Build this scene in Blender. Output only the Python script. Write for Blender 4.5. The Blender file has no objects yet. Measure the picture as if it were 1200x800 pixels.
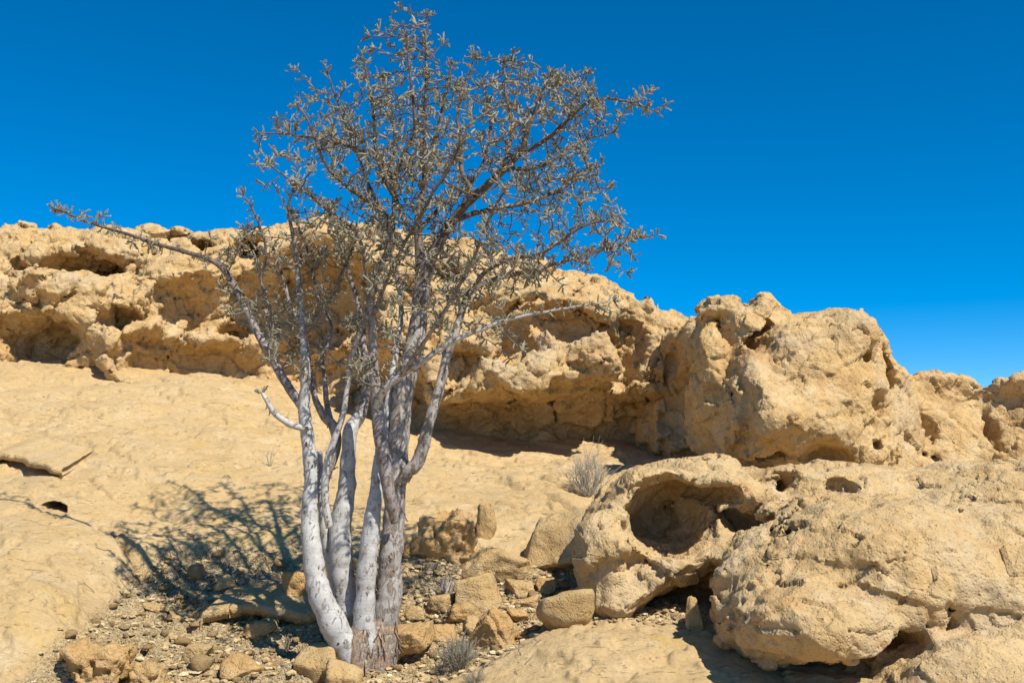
import bpy, math, random
import numpy as np
from concurrent.futures import ThreadPoolExecutor
from mathutils import Vector

# ------------------------------------------------------------------ camera, sky, sun, exposure
SC = bpy.context.scene
COL = SC.collection
FPX = 1266.0                      # focal length in pixels of a 1200 px wide frame
EYE = np.array((0.0, 0.0, 1.6))
PITCH = math.atan(160.0 / FPX)    # horizon at row 560 of 800
cam_d = bpy.data.cameras.new('camera')
cam_d.sensor_width = 36.0
cam_d.lens = 36.0 * FPX / 1200.0
cam_d.clip_start = 0.05
cam_d.clip_end = 2000.0
cam = bpy.data.objects.new('camera', cam_d)
COL.objects.link(cam)
cam.location = EYE
cam.rotation_euler = (math.pi / 2 + PITCH, 0, 0)
SC.camera = cam

SUN_EL = math.radians(50.0)
SUN_AZ = math.radians(140.0)      # compass bearing of the sun, clockwise from +Y: right and behind the camera
sun_dir = Vector((math.sin(SUN_AZ) * math.cos(SUN_EL), math.cos(SUN_AZ) * math.cos(SUN_EL), math.sin(SUN_EL)))
world = bpy.data.worlds.new('World')
SC.world = world
world.use_nodes = True
wn = world.node_tree
for n in list(wn.nodes): wn.nodes.remove(n)
w_out = wn.nodes.new('ShaderNodeOutputWorld')
w_bg = wn.nodes.new('ShaderNodeBackground')
w_sky = wn.nodes.new('ShaderNodeTexSky')
w_sky.sky_type = 'NISHITA'
w_sky.sun_disc = False
w_sky.sun_elevation = SUN_EL
w_sky.sun_rotation = SUN_AZ
w_sky.altitude = 2500.0
w_sky.air_density = 0.75
w_sky.dust_density = 0.0
w_sky.ozone_density = 1.2
w_hs = wn.nodes.new('ShaderNodeHueSaturation')
w_hs.inputs['Hue'].default_value = 0.496
w_hs.inputs['Saturation'].default_value = 1.58
w_hs.inputs['Value'].default_value = 1.0
w_bg.inputs['Strength'].default_value = 0.127
wn.links.new(w_sky.outputs[0], w_hs.inputs['Color'])
wn.links.new(w_hs.outputs[0], w_bg.inputs['Color'])
wn.links.new(w_bg.outputs[0], w_out.inputs['Surface'])

sun_d = bpy.data.lights.new('sun', 'SUN')
sun_d.energy = 4.8
sun_d.angle = math.radians(0.5)
sun_d.color = (1.0, 0.95, 0.83)
sun = bpy.data.objects.new('sun', sun_d)
COL.objects.link(sun)
sun.rotation_euler = sun_dir.to_track_quat('Z', 'Y').to_euler()
sun.location = (6, -6, 12)

SC.view_settings.view_transform = 'Standard'
SC.view_settings.look = 'None'
SC.view_settings.gamma = 1.0
SC.view_settings.use_curve_mapping = False
SC.view_settings.exposure = 0.40

# ------------------------------------------------------------------ helpers
CP, SP = math.cos(PITCH), math.sin(PITCH)
def P(px, py, Y):
    """the point at depth Y (metres along +Y) that the 1200x800 photograph shows at px, py"""
    a = (px - 600.0) / FPX
    b = (400.0 - py) / FPX
    d = np.array((a, CP - b * SP, SP + b * CP))
    return EYE + d * (Y / d[1])

def PX(m):
    """world points -> photograph pixels"""
    m = np.asarray(m, float) - EYE
    f = m[..., 1] * CP + m[..., 2] * SP
    u = -m[..., 1] * SP + m[..., 2] * CP
    return 600 + FPX * m[..., 0] / f, 400 - FPX * u / f

def tag(o, label=None, cat=None, group=None, kind=None):
    if label: o['label'] = label
    if cat: o['category'] = cat
    if group: o['group'] = group
    if kind: o['kind'] = kind
    return o

def mesh_np(name, V, F, smooth=True):
    """V (n,3), F (m,3 or 4) -> mesh data"""
    V = np.asarray(V, np.float32); F = np.asarray(F, np.int32)
    me = bpy.data.meshes.new(name)
    k = F.shape[1]
    me.vertices.add(len(V)); me.vertices.foreach_set('co', V.ravel())
    me.loops.add(F.size); me.loops.foreach_set('vertex_index', F.ravel())
    me.polygons.add(len(F))
    me.polygons.foreach_set('loop_start', np.arange(0, F.size, k, dtype=np.int32))
    me.polygons.foreach_set('loop_total', np.full(len(F), k, np.int32))
    me.polygons.foreach_set('use_smooth', np.full(len(F), smooth, bool))
    me.update(calc_edges=True)
    return me

def link(name, me, mat, parent=None):
    o = bpy.data.objects.new(name, me)
    if mat is not None and not me.materials: me.materials.append(mat)
    COL.objects.link(o)
    if parent is not None: o.parent = parent
    return o

def attr(me, name, vals):
    a = me.attributes.new(name, 'FLOAT', 'POINT')
    a.data.foreach_set('value', np.asarray(vals, np.float32))

# ---- vectorised noise
_r = np.random.RandomState(7)
_PERM = np.tile(_r.permutation(256), 3).astype(np.int32)
_g = _r.normal(size=(256, 3)); _g /= np.linalg.norm(_g, axis=1)[:, None]
_GX, _GY, _GZ = [np.ascontiguousarray(_g[:, k], np.float32) for k in range(3)]
_JIT = _r.rand(256, 3).astype(np.float32)
_POOL = ThreadPoolExecutor(8)
def chunked(fn, p, size=40000):
    """run fn over slices of p on all cores (small slices stay in cache)"""
    if len(p) <= size: return fn(p)
    res = list(_POOL.map(fn, [p[k:k + size] for k in range(0, len(p), size)]))
    if isinstance(res[0], tuple): return tuple(np.concatenate(c) for c in zip(*res))
    return np.concatenate(res)
def _perlin(p):
    i = np.floor(p).astype(np.int32); f = p - i; i &= 255
    f = np.ascontiguousarray(f.T, np.float32); i = np.ascontiguousarray(i.T)
    w = f * f * f * (f * (f * 6 - 15) + 10)
    out = np.zeros(len(p), np.float32)
    v = (1 - w, w); g0 = (f, f - 1)
    for a in (0, 1):
        hx = _PERM[i[0] + a] + i[1]
        for b in (0, 1):
            wb = v[a][0] * v[b][1]
            h2 = _PERM[hx + b] + i[2]
            for c in (0, 1):
                h = _PERM[h2 + c]
                out += wb * v[c][2] * (_GX[h] * g0[a][0] + _GY[h] * g0[b][1] + _GZ[h] * g0[c][2])
    return out * np.float32(1.5)
def perlin(p): return chunked(_perlin, np.asarray(p, np.float32))
def fbm(p, scale, octaves=4, gain=0.5, seed=0.0, ridged=False, billow=False):
    p = np.asarray(p, np.float32) / np.float32(scale) + np.float32(seed)
    s = 0; a = 1.0; t = 0
    for o in range(octaves):
        n = perlin(p)
        if ridged: n = 1 - 2 * np.abs(n)
        if billow: n = 2 * np.abs(n) - 0.5
        s = s + a * n; t += a; a *= gain; p = p * np.float32(2.03) + np.float32(17.7)
    return s / t
def worley(p, scale, seed=0.0, ident=False):
    """distance to the nearest and second nearest feature point in cells (and a random value of the nearest cell)"""
    p = np.asarray(p, np.float32) / np.float32(scale) + np.float32(seed)
    return chunked(lambda q: _worley(q, ident), p)
def _worley(p, ident):
    i = np.floor(p).astype(np.int32); f = (p - i).astype(np.float32); i &= 255
    d1 = np.full(len(p), 81.0, np.float32); d2 = d1.copy(); rid = np.zeros(len(p), np.int32)
    for a in (-1, 0, 1):
        ha = _PERM[(i[:, 0] + a) & 255]
        for b in (-1, 0, 1):
            hb = _PERM[ha + ((i[:, 1] + b) & 255)]
            for c in (-1, 0, 1):
                h = _PERM[hb + ((i[:, 2] + c) & 255)]
                q = _JIT[h]
                d = (q[:, 0] + a - f[:, 0]) ** 2 + (q[:, 1] + b - f[:, 1]) ** 2 + (q[:, 2] + c - f[:, 2]) ** 2
                if ident: rid = np.where(d < d1, h, rid)
                d2 = np.minimum(d2, np.maximum(d1, d)); d1 = np.minimum(d1, d)
    if ident: return np.sqrt(d1), np.sqrt(d2), _PERM[rid + 33] / np.float32(256)
    return np.sqrt(d1), np.sqrt(d2)

def sstep(a, b, x):
    t = np.clip((x - a) / (b - a), 0, 1); return t * t * (3 - 2 * t)
def smin(a, b, k):
    h = np.clip(0.5 + 0.5 * (b - a) / k, 0, 1); return b + (a - b) * h - k * h * (1 - h)
def smax(a, b, k): return -smin(-a, -b, k)

class Sheet:
    """thin-plate surface through scattered control points, looked up on a grid"""
    def __init__(s, pts, x0, x1, y0, y1, step=0.06, stiff=0.002):
        pts = np.array(pts, float); A = pts[:, :2]; n = len(A)
        def ph(r2): return np.where(r2 > 1e-12, 0.5 * r2 * np.log(np.maximum(r2, 1e-12)), 0)
        K = ph(((A[:, None] - A[None]) ** 2).sum(2)) + stiff * np.eye(n)
        Q = np.hstack((np.ones((n, 1)), A))
        M = np.block([[K, Q], [Q.T, np.zeros((3, 3))]])
        w = np.linalg.solve(M, np.concatenate((pts[:, 2], np.zeros(3))))
        s.x0, s.y0, s.st = x0, y0, step
        gx = np.arange(x0, x1 + step, step); gy = np.arange(y0, y1 + step, step)
        X, Y = np.meshgrid(gx, gy, indexing='ij')
        R = w[n] + w[n + 1] * X + w[n + 2] * Y
        for k in range(n): R += w[k] * ph((X - A[k, 0]) ** 2 + (Y - A[k, 1]) ** 2)
        s.g = R.astype(np.float32)
    def __call__(s, x, y):
        u = np.clip((np.asarray(x) - s.x0) / s.st, 0, s.g.shape[0] - 1.001)
        v = np.clip((np.asarray(y) - s.y0) / s.st, 0, s.g.shape[1] - 1.001)
        i = u.astype(np.int32); j = v.astype(np.int32); u = u - i; v = v - j
        g = s.g
        return (g[i, j] * (1 - u) + g[i + 1, j] * u) * (1 - v) + (g[i, j + 1] * (1 - u) + g[i + 1, j + 1] * u) * v

def ell(X, Y, Z, c, r, yaw=0.0, roll=0.0):
    """ellipsoid distance; yaw turns about Z, roll about Y (radians)"""
    x = X - c[0]; y = Y - c[1]; z = Z - c[2]
    if yaw:
        ca, sa = math.cos(yaw), math.sin(yaw); x, y = ca * x + sa * y, -sa * x + ca * y
    if roll:
        ca, sa = math.cos(roll), math.sin(roll); x, z = ca * x + sa * z, -sa * x + ca * z
    k0 = np.sqrt((x / r[0]) ** 2 + (y / r[1]) ** 2 + (z / r[2]) ** 2) + 1e-6
    k1 = np.sqrt((x / r[0] ** 2) ** 2 + (y / r[1] ** 2) ** 2 + (z / r[2] ** 2) ** 2) + 1e-6
    return k0 * (k0 - 1) / k1

def surface_nets(D, org, h):
    S = D < 0
    nx, ny, nz = D.shape
    acc = np.zeros((nx - 1, ny - 1, nz - 1), np.int8)
    for a in (0, 1):
        for b in (0, 1):
            for c in (0, 1):
                acc += S[a:nx - 1 + a, b:ny - 1 + b, c:nz - 1 + c]
    act = (acc > 0) & (acc < 8)
    I = np.argwhere(act)
    idx = np.full(act.shape, -1, np.int32); idx[act] = np.arange(len(I))
    V = np.zeros((len(I), 3), np.float32); cnt = np.zeros(len(I), np.float32)
    cor = [(a, b, c) for a in (0, 1) for b in (0, 1) for c in (0, 1)]
    val = {k: D[I[:, 0] + k[0], I[:, 1] + k[1], I[:, 2] + k[2]] for k in cor}
    for k in cor:
        for ax in range(3):
            if k[ax]: continue
            k2 = list(k); k2[ax] = 1; k2 = tuple(k2)
            d0, d1 = val[k], val[k2]
            m = (d0 < 0) != (d1 < 0)
            t = np.where(m, d0 / np.where(m, d0 - d1, 1), 0)
            q = np.tile(np.array(k, np.float32), (len(I), 1)); q[:, ax] = t
            V[m] += q[m]; cnt += m
    V = (V / cnt[:, None] + I) * h + np.asarray(org, np.float32)
    quads = []
    for ax in range(3):
        o1, o2 = (ax + 1) % 3, (ax + 2) % 3
        s0 = [slice(None)] * 3; s1 = [slice(None)] * 3
        s0[ax] = slice(0, -1); s1[ax] = slice(1, None)
        A, B = S[tuple(s0)], S[tuple(s1)]
        E = np.argwhere(A != B)
        E = E[(E[:, o1] > 0) & (E[:, o2] > 0) & (E[:, o1] < D.shape[o1] - 1) & (E[:, o2] < D.shape[o2] - 1)]
        inside = A[E[:, 0], E[:, 1], E[:, 2]]
        def cell(d1_, d2_):
            e = E.copy(); e[:, o1] -= d1_; e[:, o2] -= d2_
            return idx[e[:, 0], e[:, 1], e[:, 2]]
        q = np.stack((cell(1, 1), cell(0, 1), cell(0, 0), cell(1, 0)), 1)
        q[~inside] = q[~inside][:, ::-1]
        quads.append(q)
    F = np.concatenate(quads); F = F[(F >= 0).all(1)]
    return V, F

def biggest_piece(V, F):
    """drop crumbs that float free of the main body"""
    lab = np.arange(len(V))
    for _ in range(400):
        m = lab[F].min(1)
        new = lab.copy()
        for k in range(4): np.minimum.at(new, F[:, k], m)
        new = new[new]
        if (new == lab).all(): break
        lab = new
    u, c = np.unique(lab[F[:, 0]], return_counts=True)
    keep = lab == u[c.argmax()]
    F = F[keep[F[:, 0]]]
    mp = np.cumsum(keep) - 1
    return V[keep], mp[F]

def subdivide(V, F):
    n = len(V)
    E = np.sort(np.stack((F, np.roll(F, -1, 1)), 2).reshape(-1, 2), 1).astype(np.int64)
    key = E[:, 0] * n + E[:, 1]
    u, inv = np.unique(key, return_inverse=True)
    mid = 0.5 * (V[u // n] + V[u % n])
    cen = V[F].mean(1)
    e = inv.reshape(-1, 4) + n
    c = np.arange(len(F)) + n + len(u)
    V2 = np.concatenate((V, mid, cen))
    F2 = np.concatenate([np.stack((F[:, k], e[:, k], c, e[:, k - 1]), 1) for k in range(4)])
    return V2.astype(np.float32), F2.astype(np.int32)

def normals(V, F):
    a = V[F[:, 2]] - V[F[:, 0]]; b = V[F[:, -1]] - V[F[:, 1]]
    fn = np.cross(a, b)
    N = np.zeros_like(V)
    for k in range(F.shape[1]):
        for ax in range(3): N[:, ax] += np.bincount(F[:, k], fn[:, ax], len(V))
    return N / (np.linalg.norm(N, axis=1)[:, None] + 1e-12)

def warp3(p, amp, scale, seed=0.0, octaves=3):
    return (p + amp * np.stack([fbm(p, scale, octaves, 0.5, seed=seed + 9.3 * k) for k in range(3)], 1)).astype(np.float32)

def solid(fn, noise, lo, hi, h, band=0.4, sub=1, warp=(0.10, 0.5), seed=0.0):
    """mesh the solid fn < 0 in the box lo..hi: a coarse pass finds the surface, a warped fine pass shapes it"""
    g = [np.arange(lo[k], hi[k], h, dtype=np.float32) for k in range(3)]
    c = [np.arange(lo[k], hi[k] + 4 * h, 4 * h, dtype=np.float32) for k in range(3)]
    C = np.stack(np.meshgrid(*c, indexing='ij'), 3)
    cs = C.shape[:3]
    dc = fn(*C.reshape(-1, 3).T).reshape(cs).astype(np.float32)
    m = np.abs(dc) < band
    def up(a):
        for k in range(3): a = np.repeat(a, 4, k)
        return np.roll(a, (2, 2, 2), (0, 1, 2))[:len(g[0]), :len(g[1]), :len(g[2])]
    D = np.where(up(dc) > 0, 1.0, -1.0).astype(np.float32)
    M = up(m)
    I = np.argwhere(M)
    pts = np.stack([g[k][I[:, k]] for k in range(3)], 1)
    w = warp3(pts, warp[0], warp[1], seed)
    D[M] = fn(w[:, 0], w[:, 1], w[:, 2]) + noise(pts)
    for ax in range(3):                       # close the block at its borders
        s = [slice(None)] * 3
        for e in (0, -1):
            s[ax] = e; D[tuple(s)] = np.maximum(D[tuple(s)], 0.5 * h)
    V, F = surface_nets(D, lo, h)
    V, F = biggest_piece(V, F)
    for _ in range(sub): V, F = subdivide(V, F)
    return V, F
# ------------------------------------------------------------------ materials
class NT:
    def __init__(s, name):
        s.m = bpy.data.materials.new(name); s.m.use_nodes = True
        s.t = s.m.node_tree
        s.b = s.t.nodes['Principled BSDF']
        s.b.inputs['Roughness'].default_value = 0.9
        s.b.inputs['Specular IOR Level'].default_value = 0.15
    def n(s, typ, **kw):
        nd = s.t.nodes.new(typ)
        for k, v in kw.items(): setattr(nd, k, v)
        return nd
    def put(s, sock, v):
        if hasattr(v, 'links') or isinstance(v, bpy.types.NodeSocket): s.t.links.new(v, sock)
        else: sock.default_value = v
    def coord(s, scale=(1, 1, 1), rot=(0, 0, 0)):
        tc = s.n('ShaderNodeTexCoord'); mp = s.n('ShaderNodeMapping')
        mp.inputs['Scale'].default_value = scale; mp.inputs['Rotation'].default_value = rot
        s.t.links.new(tc.outputs['Object'], mp.inputs['Vector']); return mp.outputs[0]
    def noise(s, co, scale, detail=6, rough=0.55, dist=0.0):
        nd = s.n('ShaderNodeTexNoise'); s.put(nd.inputs['Vector'], co)
        nd.inputs['Scale'].default_value = scale; nd.inputs['Detail'].default_value = detail
        nd.inputs['Roughness'].default_value = rough; nd.inputs['Distortion'].default_value = dist
        return nd.outputs['Fac']
    def voro(s, co, scale, feature='F1', rnd=1.0):
        nd = s.n('ShaderNodeTexVoronoi', feature=feature); s.put(nd.inputs['Vector'], co)
        nd.inputs['Scale'].default_value = scale; nd.inputs['Randomness'].default_value = rnd
        return nd.outputs['Distance']
    def ramp(s, fac, *stops):
        nd = s.n('ShaderNodeValToRGB'); s.put(nd.inputs[0], fac)
        e = nd.color_ramp.elements
        while len(e) < len(stops): e.new(0.5)
        for k, (pos, c) in enumerate(stops):
            e[k].position = pos
            e[k].color = (c, c, c, 1) if isinstance(c, (int, float)) else (*c, 1)
        return nd.outputs[0]
    def mix(s, fac, a, b, mode='MIX'):
        nd = s.n('ShaderNodeMix', data_type='RGBA', blend_type=mode)
        s.put(nd.inputs[0], fac)
        for k, v in ((6, a), (7, b)):
            if isinstance(v, tuple): nd.inputs[k].default_value = (*v, 1)
            else: s.put(nd.inputs[k], v)
        return nd.outputs[2]
    def math(s, op, a, b=0.0):
        nd = s.n('ShaderNodeMath', operation=op); s.put(nd.inputs[0], a); s.put(nd.inputs[1], b); return nd.outputs[0]
    def bump(s, h, dist, strength=1.0, prev=None):
        nd = s.n('ShaderNodeBump'); s.put(nd.inputs['Height'], h)
        nd.inputs['Distance'].default_value = dist; nd.inputs['Strength'].default_value = strength
        if prev is not None: s.t.links.new(prev, nd.inputs['Normal'])
        return nd.outputs[0]
    def done(s, col, nrm=None):
        if not isinstance(col, tuple):
            hv = s.n('ShaderNodeHueSaturation'); hv.inputs['Value'].default_value = 0.96; hv.inputs['Saturation'].default_value = 1.02; s.put(hv.inputs['Color'], col); col = hv.outputs[0]
        if isinstance(col, tuple): s.b.inputs['Base Color'].default_value = (*col, 1)
        else: s.put(s.b.inputs['Base Color'], col)
        if nrm is not None: s.put(s.b.inputs['Normal'], nrm)
        return s.m

def rock_mat(name, base, alt, pale, stain, grain=1.0, crack=1.0, layer=0.0):
    t = NT(name)
    co = t.coord()
    big = t.noise(co, 0.9, 5, 0.6, 0.4)
    mid = t.noise(co, 4.3, 7, 0.62, 0.3)
    fine = t.noise(co, 26.0 * grain, 8, 0.7)
    c = t.mix(t.ramp(big, (0.36, 0.0), (0.64, 1.0)), base, alt)
    c = t.mix(t.ramp(mid, (0.46, 0.0), (0.66, 0.85)), c, pale)
    st = t.noise(t.coord((1, 1, 1.8)), 2.1, 8, 0.68, 0.8)
    c = t.mix(t.ramp(st, (0.52, 0.0), (0.70, 0.65)), c, stain)
    c = t.mix(t.ramp(fine, (0.34, 0.35), (0.56, 0.0)), c, stain)
    gry = t.noise(t.coord((1, 1, 0.8), (0.9, 0.1, 0.3)), 1.2, 9, 0.7, 0.8)
    c = t.mix(t.ramp(gry, (0.50, 0.0), (0.66, 0.65)), c, (0.50, 0.395, 0.265))
    rust = t.noise(t.coord((1, 1, 1.3), (0.4, 0.2, 0.7)), 1.7, 8, 0.66, 1.0)
    c = t.mix(t.ramp(rust, (0.53, 0.0), (0.68, 0.6)), c, (0.50, 0.285, 0.125))
    sp = t.voro(co, 55.0 * grain)
    c = t.mix(t.ramp(sp, (0.10, 0.35), (0.30, 0.0)), c, tuple(v * 0.5 for v in stain))
    # relief too fine for the mesh
    warp = t.n('ShaderNodeVectorMath', operation='MULTIPLY_ADD')
    nz = t.n('ShaderNodeTexNoise'); t.put(nz.inputs['Vector'], co); nz.inputs['Scale'].default_value = 3.0; nz.inputs['Detail'].default_value = 5
    t.put(warp.inputs[0], nz.outputs['Color']); warp.inputs[1].default_value = (0.5, 0.5, 0.5); t.put(warp.inputs[2], co)
    edge = t.voro(warp.outputs[0], 2.6, 'DISTANCE_TO_EDGE')
    nrm = t.bump(t.ramp(edge, (0.0, 0.0), (0.018, 1.0)), 0.012 * crack, 0.8)
    nrm = t.bump(mid, 0.05, 0.55, nrm)
    if layer:
        lam = t.noise(t.coord((1.2, 1.2, 22), (0.25, -0.12, 0)), 2.0, 6, 0.6, 0.5)
        nrm = t.bump(lam, 0.02 * layer, 0.6, nrm)
    nrm = t.bump(fine, 0.016, 0.75, nrm)
    pit = t.ramp(t.voro(co, 34.0 * grain), (0.12, 0.0), (0.42, 1.0))
    nrm = t.bump(pit, 0.008, 0.6, nrm)
    return t.done(c, nrm)

M_CLIFF = rock_mat('cliff_sandstone', (0.54, 0.375, 0.185), (0.56, 0.37, 0.165), (0.60, 0.46, 0.27), (0.31, 0.185, 0.085), 1.0, 0.35)
M_OUT = rock_mat('outcrop_sandstone', (0.53, 0.365, 0.18), (0.555, 0.395, 0.20), (0.60, 0.455, 0.265), (0.36, 0.22, 0.105), 1.4, 0.25)
M_STONE = rock_mat('loose_sandstone', (0.50, 0.325, 0.145), (0.52, 0.37, 0.18), (0.57, 0.43, 0.24), (0.35, 0.22, 0.11), 1.8, 0.3)
M_RED = rock_mat('ochre_sandstone', (0.50, 0.30, 0.125), (0.52, 0.34, 0.15), (0.55, 0.40, 0.21), (0.33, 0.19, 0.09), 1.8, 0.3)
M_SLAB = rock_mat('slab_sandstone', (0.55, 0.385, 0.19), (0.575, 0.41, 0.215), (0.61, 0.47, 0.28), (0.40, 0.27, 0.13), 1.2, 0.4)
# ------------------------------------------------------------------ the ground: one sheet from under the camera to the horizon
GP = [(0,800,5.7),(110,790,6.0),(60,735,6.15),(20,695,6.5),(250,800,6.1),(250,745,6.8),(415,790,6.4),(560,800,6.3),(520,735,7.0),
      (620,735,6.9),(700,765,6.5),(760,790,6.1),(800,800,6.0),(120,690,7.2),(110,745,6.6),(190,690,7.5),(330,668,7.75),(330,700,7.3),
      (480,655,7.9),(600,655,8.0),(700,650,8.1),(30,600,8.1),(150,600,8.4),(300,605,8.6),(30,500,10.2),(200,500,10.4),(350,510,10.7),
      (0,425,12.3),(100,432,12.4),(250,445,12.4),(350,470,12.2),(450,508,11.9),(550,532,11.7),(650,545,11.5),(480,590,9.2),(600,595,9.3),
      (700,600,9.3),(550,562,10.3),(640,568,10.3),(740,575,10.2),(650,700,7.5),(-200,430,12.4),(-200,600,8.2),(-200,760,6.2)]
gpts = [P(*q) for q in GP]
gpts += [(-3, 3.5, 0.28), (0, 3.5, 0.12), (3, 3.5, 0.2), (0, 1.5, 0.0), (-3, 1, 0.0), (3, 1, 0.0), (0, -2, -0.1), (2.5, 6, 0.55), (4, 7.5, 0.9),
         (3, 9.5, 1.45), (5, 10, 1.5), (5, 5, 0.4), (-6, 5, 0.6), (0, 14.5, 2.4), (-5, 15, 2.9), (5, 14, 1.9)]
GS = Sheet(gpts, -9, 9, -3, 16, 0.05, 0.004)
def basin_mask(x, y):
    """1 where loose rubble covers the bedrock"""
    pts = np.stack((x, y, np.zeros_like(x)), 1)
    w = 0.25 * fbm(pts, 0.9, 3, seed=3.1)
    z = GS(x, y)
    px, py = PX(np.stack((x, y, z), 1))
    up = np.interp(px, [-50, 60, 110, 165, 215, 330, 420, 480, 560, 640, 720, 800], [860, 770, 735, 665, 655, 648, 650, 640, 640, 668, 680, 720])
    lo = np.interp(px, [-50, 100, 250, 420, 520, 600, 660, 720], [1000, 1000, 1000, 1000, 800, 775, 740, 735])
    m = sstep(-14, 14, py - up + w * 60) * sstep(-10, 10, lo - py + w * 40)
    return m * (y > 4.5)
def crease(px, py, pts, w):
    """1 on a polyline drawn across the rock, falling to 0 at w pixels"""
    best = np.full(len(px), 1e9)
    for (a, b), (c, d) in zip(pts[:-1], pts[1:]):
        L = (c - a) ** 2 + (d - b) ** 2
        t = np.clip(((px - a) * (c - a) + (py - b) * (d - b)) / L, 0, 1)
        best = np.minimum(best, (px - a - t * (c - a)) ** 2 + (py - b - t * (d - b)) ** 2)
    return np.clip(1 - np.sqrt(best) / w, 0, 1)
def ground_z(x, y, full=True):
    x = np.asarray(x, float).ravel(); y = np.asarray(y, float).ravel()
    z = GS(x, y).astype(float)
    r = np.hypot(x, y)
    near = sstep(16, 11, r) if False else 1 - sstep(13.5, 17, r)
    pts = np.stack((x, y, z), 1)
    bm = basin_mask(x, y)
    n = 0.10 * fbm(pts, 1.7, 3, seed=1.5) + 0.035 * fbm(pts, 0.45, 3, seed=5.5)
    # sheets of bedrock peeling in low steps
    tt = (fbm(pts * (1, 1, 3.0), 1.3, 5, 0.55, seed=8.2) * 5.0)
    terr = np.floor(tt) + sstep(0.0, 0.22, tt - np.floor(tt))
    n += (1 - bm) * 0.034 * terr
    if full:
        n += (1 - bm) * (0.010 * fbm(pts, 0.14, 4, 0.62, seed=2.2) - 0.02 * np.clip(fbm(pts * (1, 1.7, 1), 0.5, 4, 0.6, seed=14.2, ridged=True) - 0.62, 0, 1) * 4 + 0.004 * fbm(pts * (1, 2.5, 2), 0.05, 3, seed=9.2))
        k = np.flatnonzero(bm > 0.02); q = pts[k]
        d1, d2, di = worley(q * (1, 1, 0.3), 0.085, 4.0, True)
        e1, e2, ei = worley(q * (1, 1, 0.3), 0.24, 6.0, True)
        n[k] += bm[k] * (0.022 * np.clip(d2 - d1, 0, 0.5) + 0.03 * di + 0.03 * np.clip(e2 - e1, 0, 0.4) + 0.06 * ei + 0.05 * fbm(q, 0.3, 4, 0.6, seed=7.7) - 0.06)
        px, py = PX(pts)
        j = 10 * fbm(pts, 0.5, 3, seed=12.0)
        for line, w, dep in (
                (((0, 690), (60, 722), (110, 760), (150, 800)), 14, 0.06), (((145, 655), (170, 680), (215, 700), (240, 715)), 14, 0.07),
                (((215, 655), (290, 660), (360, 665)), 9, 0.05), (((560, 590), (620, 606), (645, 603)), 5, 0.05), (((470, 588), (560, 590)), 4, 0.03),
                (((260, 510), (330, 520), (360, 525)), 4, 0.02), (((100, 470), (130, 480)), 4, 0.03), (((210, 510), (300, 530), (340, 545)), 3, 0.02),
                (((620, 560), (690, 582), (760, 580)), 5, 0.04), (((30, 440), (110, 452)), 4, 0.03), (((100, 560), (130, 580), (180, 585)), 4, 0.03), (((110, 620), (145, 655)), 8, 0.04), (((0, 470), (60, 478), (120, 495)), 3, 0.03), (((230, 560), (300, 572)), 3, 0.025), (((480, 545), (560, 560), (610, 575)), 4, 0.04), (((640, 590), (700, 612)), 5, 0.05), (((180, 470), (250, 480), (330, 500)), 3, 0.02)):
            n -= 1.7 * dep * crease(px + j, py + 0.6 * j, line, w * 0.8) ** 1.4
    # bedrock swells
    for (a, b, Y, rx, ry, hgt) in ((40, 745, 6.2, 0.55, 0.45, 0.10), (90, 640, 7.6, 0.6, 0.5, 0.08), (660, 790, 6.3, 0.5, 0.3, 0.07), (655, 575, 9.6, 0.45, 0.5, 0.08)):
        h = P(a, b, Y)
        n += hgt * np.exp(-((x - h[0]) / rx) ** 2 - ((y - h[1]) / ry) ** 2)
    z = (z + n) * near + (1 - near) * np.minimum(z, 2.0)
    far = sstep(18, 60, r)
    return z * (1 - far) - 0.5 * far

def build_ground():
    fine = np.linspace(-31, 31, 860)
    side = np.concatenate((np.linspace(31, 60, 60)[1:], np.linspace(60, 180, 40)[1:]))
    az = np.radians(np.concatenate((-side[::-1], fine, side[:-1])))
    rr = np.concatenate((np.geomspace(0.25, 4.6, 40)[:-1], np.geomspace(4.6, 13.2, 470), np.geomspace(13.2, 17, 30)[1:], np.geomspace(17, 900, 24)[1:]))
    A, R = np.meshgrid(az, rr, indexing='ij')
    x = (np.sin(A) * R).ravel(); y = (np.cos(A) * R).ravel()
    z = ground_z(x, y)
    na, nr = A.shape
    i = np.arange(na * nr).reshape(na, nr)
    j = np.roll(i, -1, 0)
    F = np.stack((i[:, :-1], j[:, :-1], j[:, 1:], i[:, 1:]), 2).reshape(-1, 4)[:, ::-1]
    V = np.stack((x, y, z), 1)
    px, py = PX(V)                                   # the little hole in the left slope runs back under a roof
    w = np.clip(1.2 - ((px - 62) / 15) ** 2 - ((py - 597) / 9) ** 2, 0, 1) ** 0.6 * ((y > 6.5) & (y < 9.5))
    V += w[:, None] * np.array((-0.10, 0.42, 0.02)) * (1 + 0.3 * fbm(V, 0.08, 2))[:, None]
    V = np.concatenate((V, [(0, 0, z[i[:, 0]].mean())]))
    me = mesh_np('ground', V, F)
    attr(me, 'rubble', np.concatenate((basin_mask(x, y), [0])))
    o = link('ground', me, M_GROUND)
    return tag(o, kind='structure')

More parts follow.
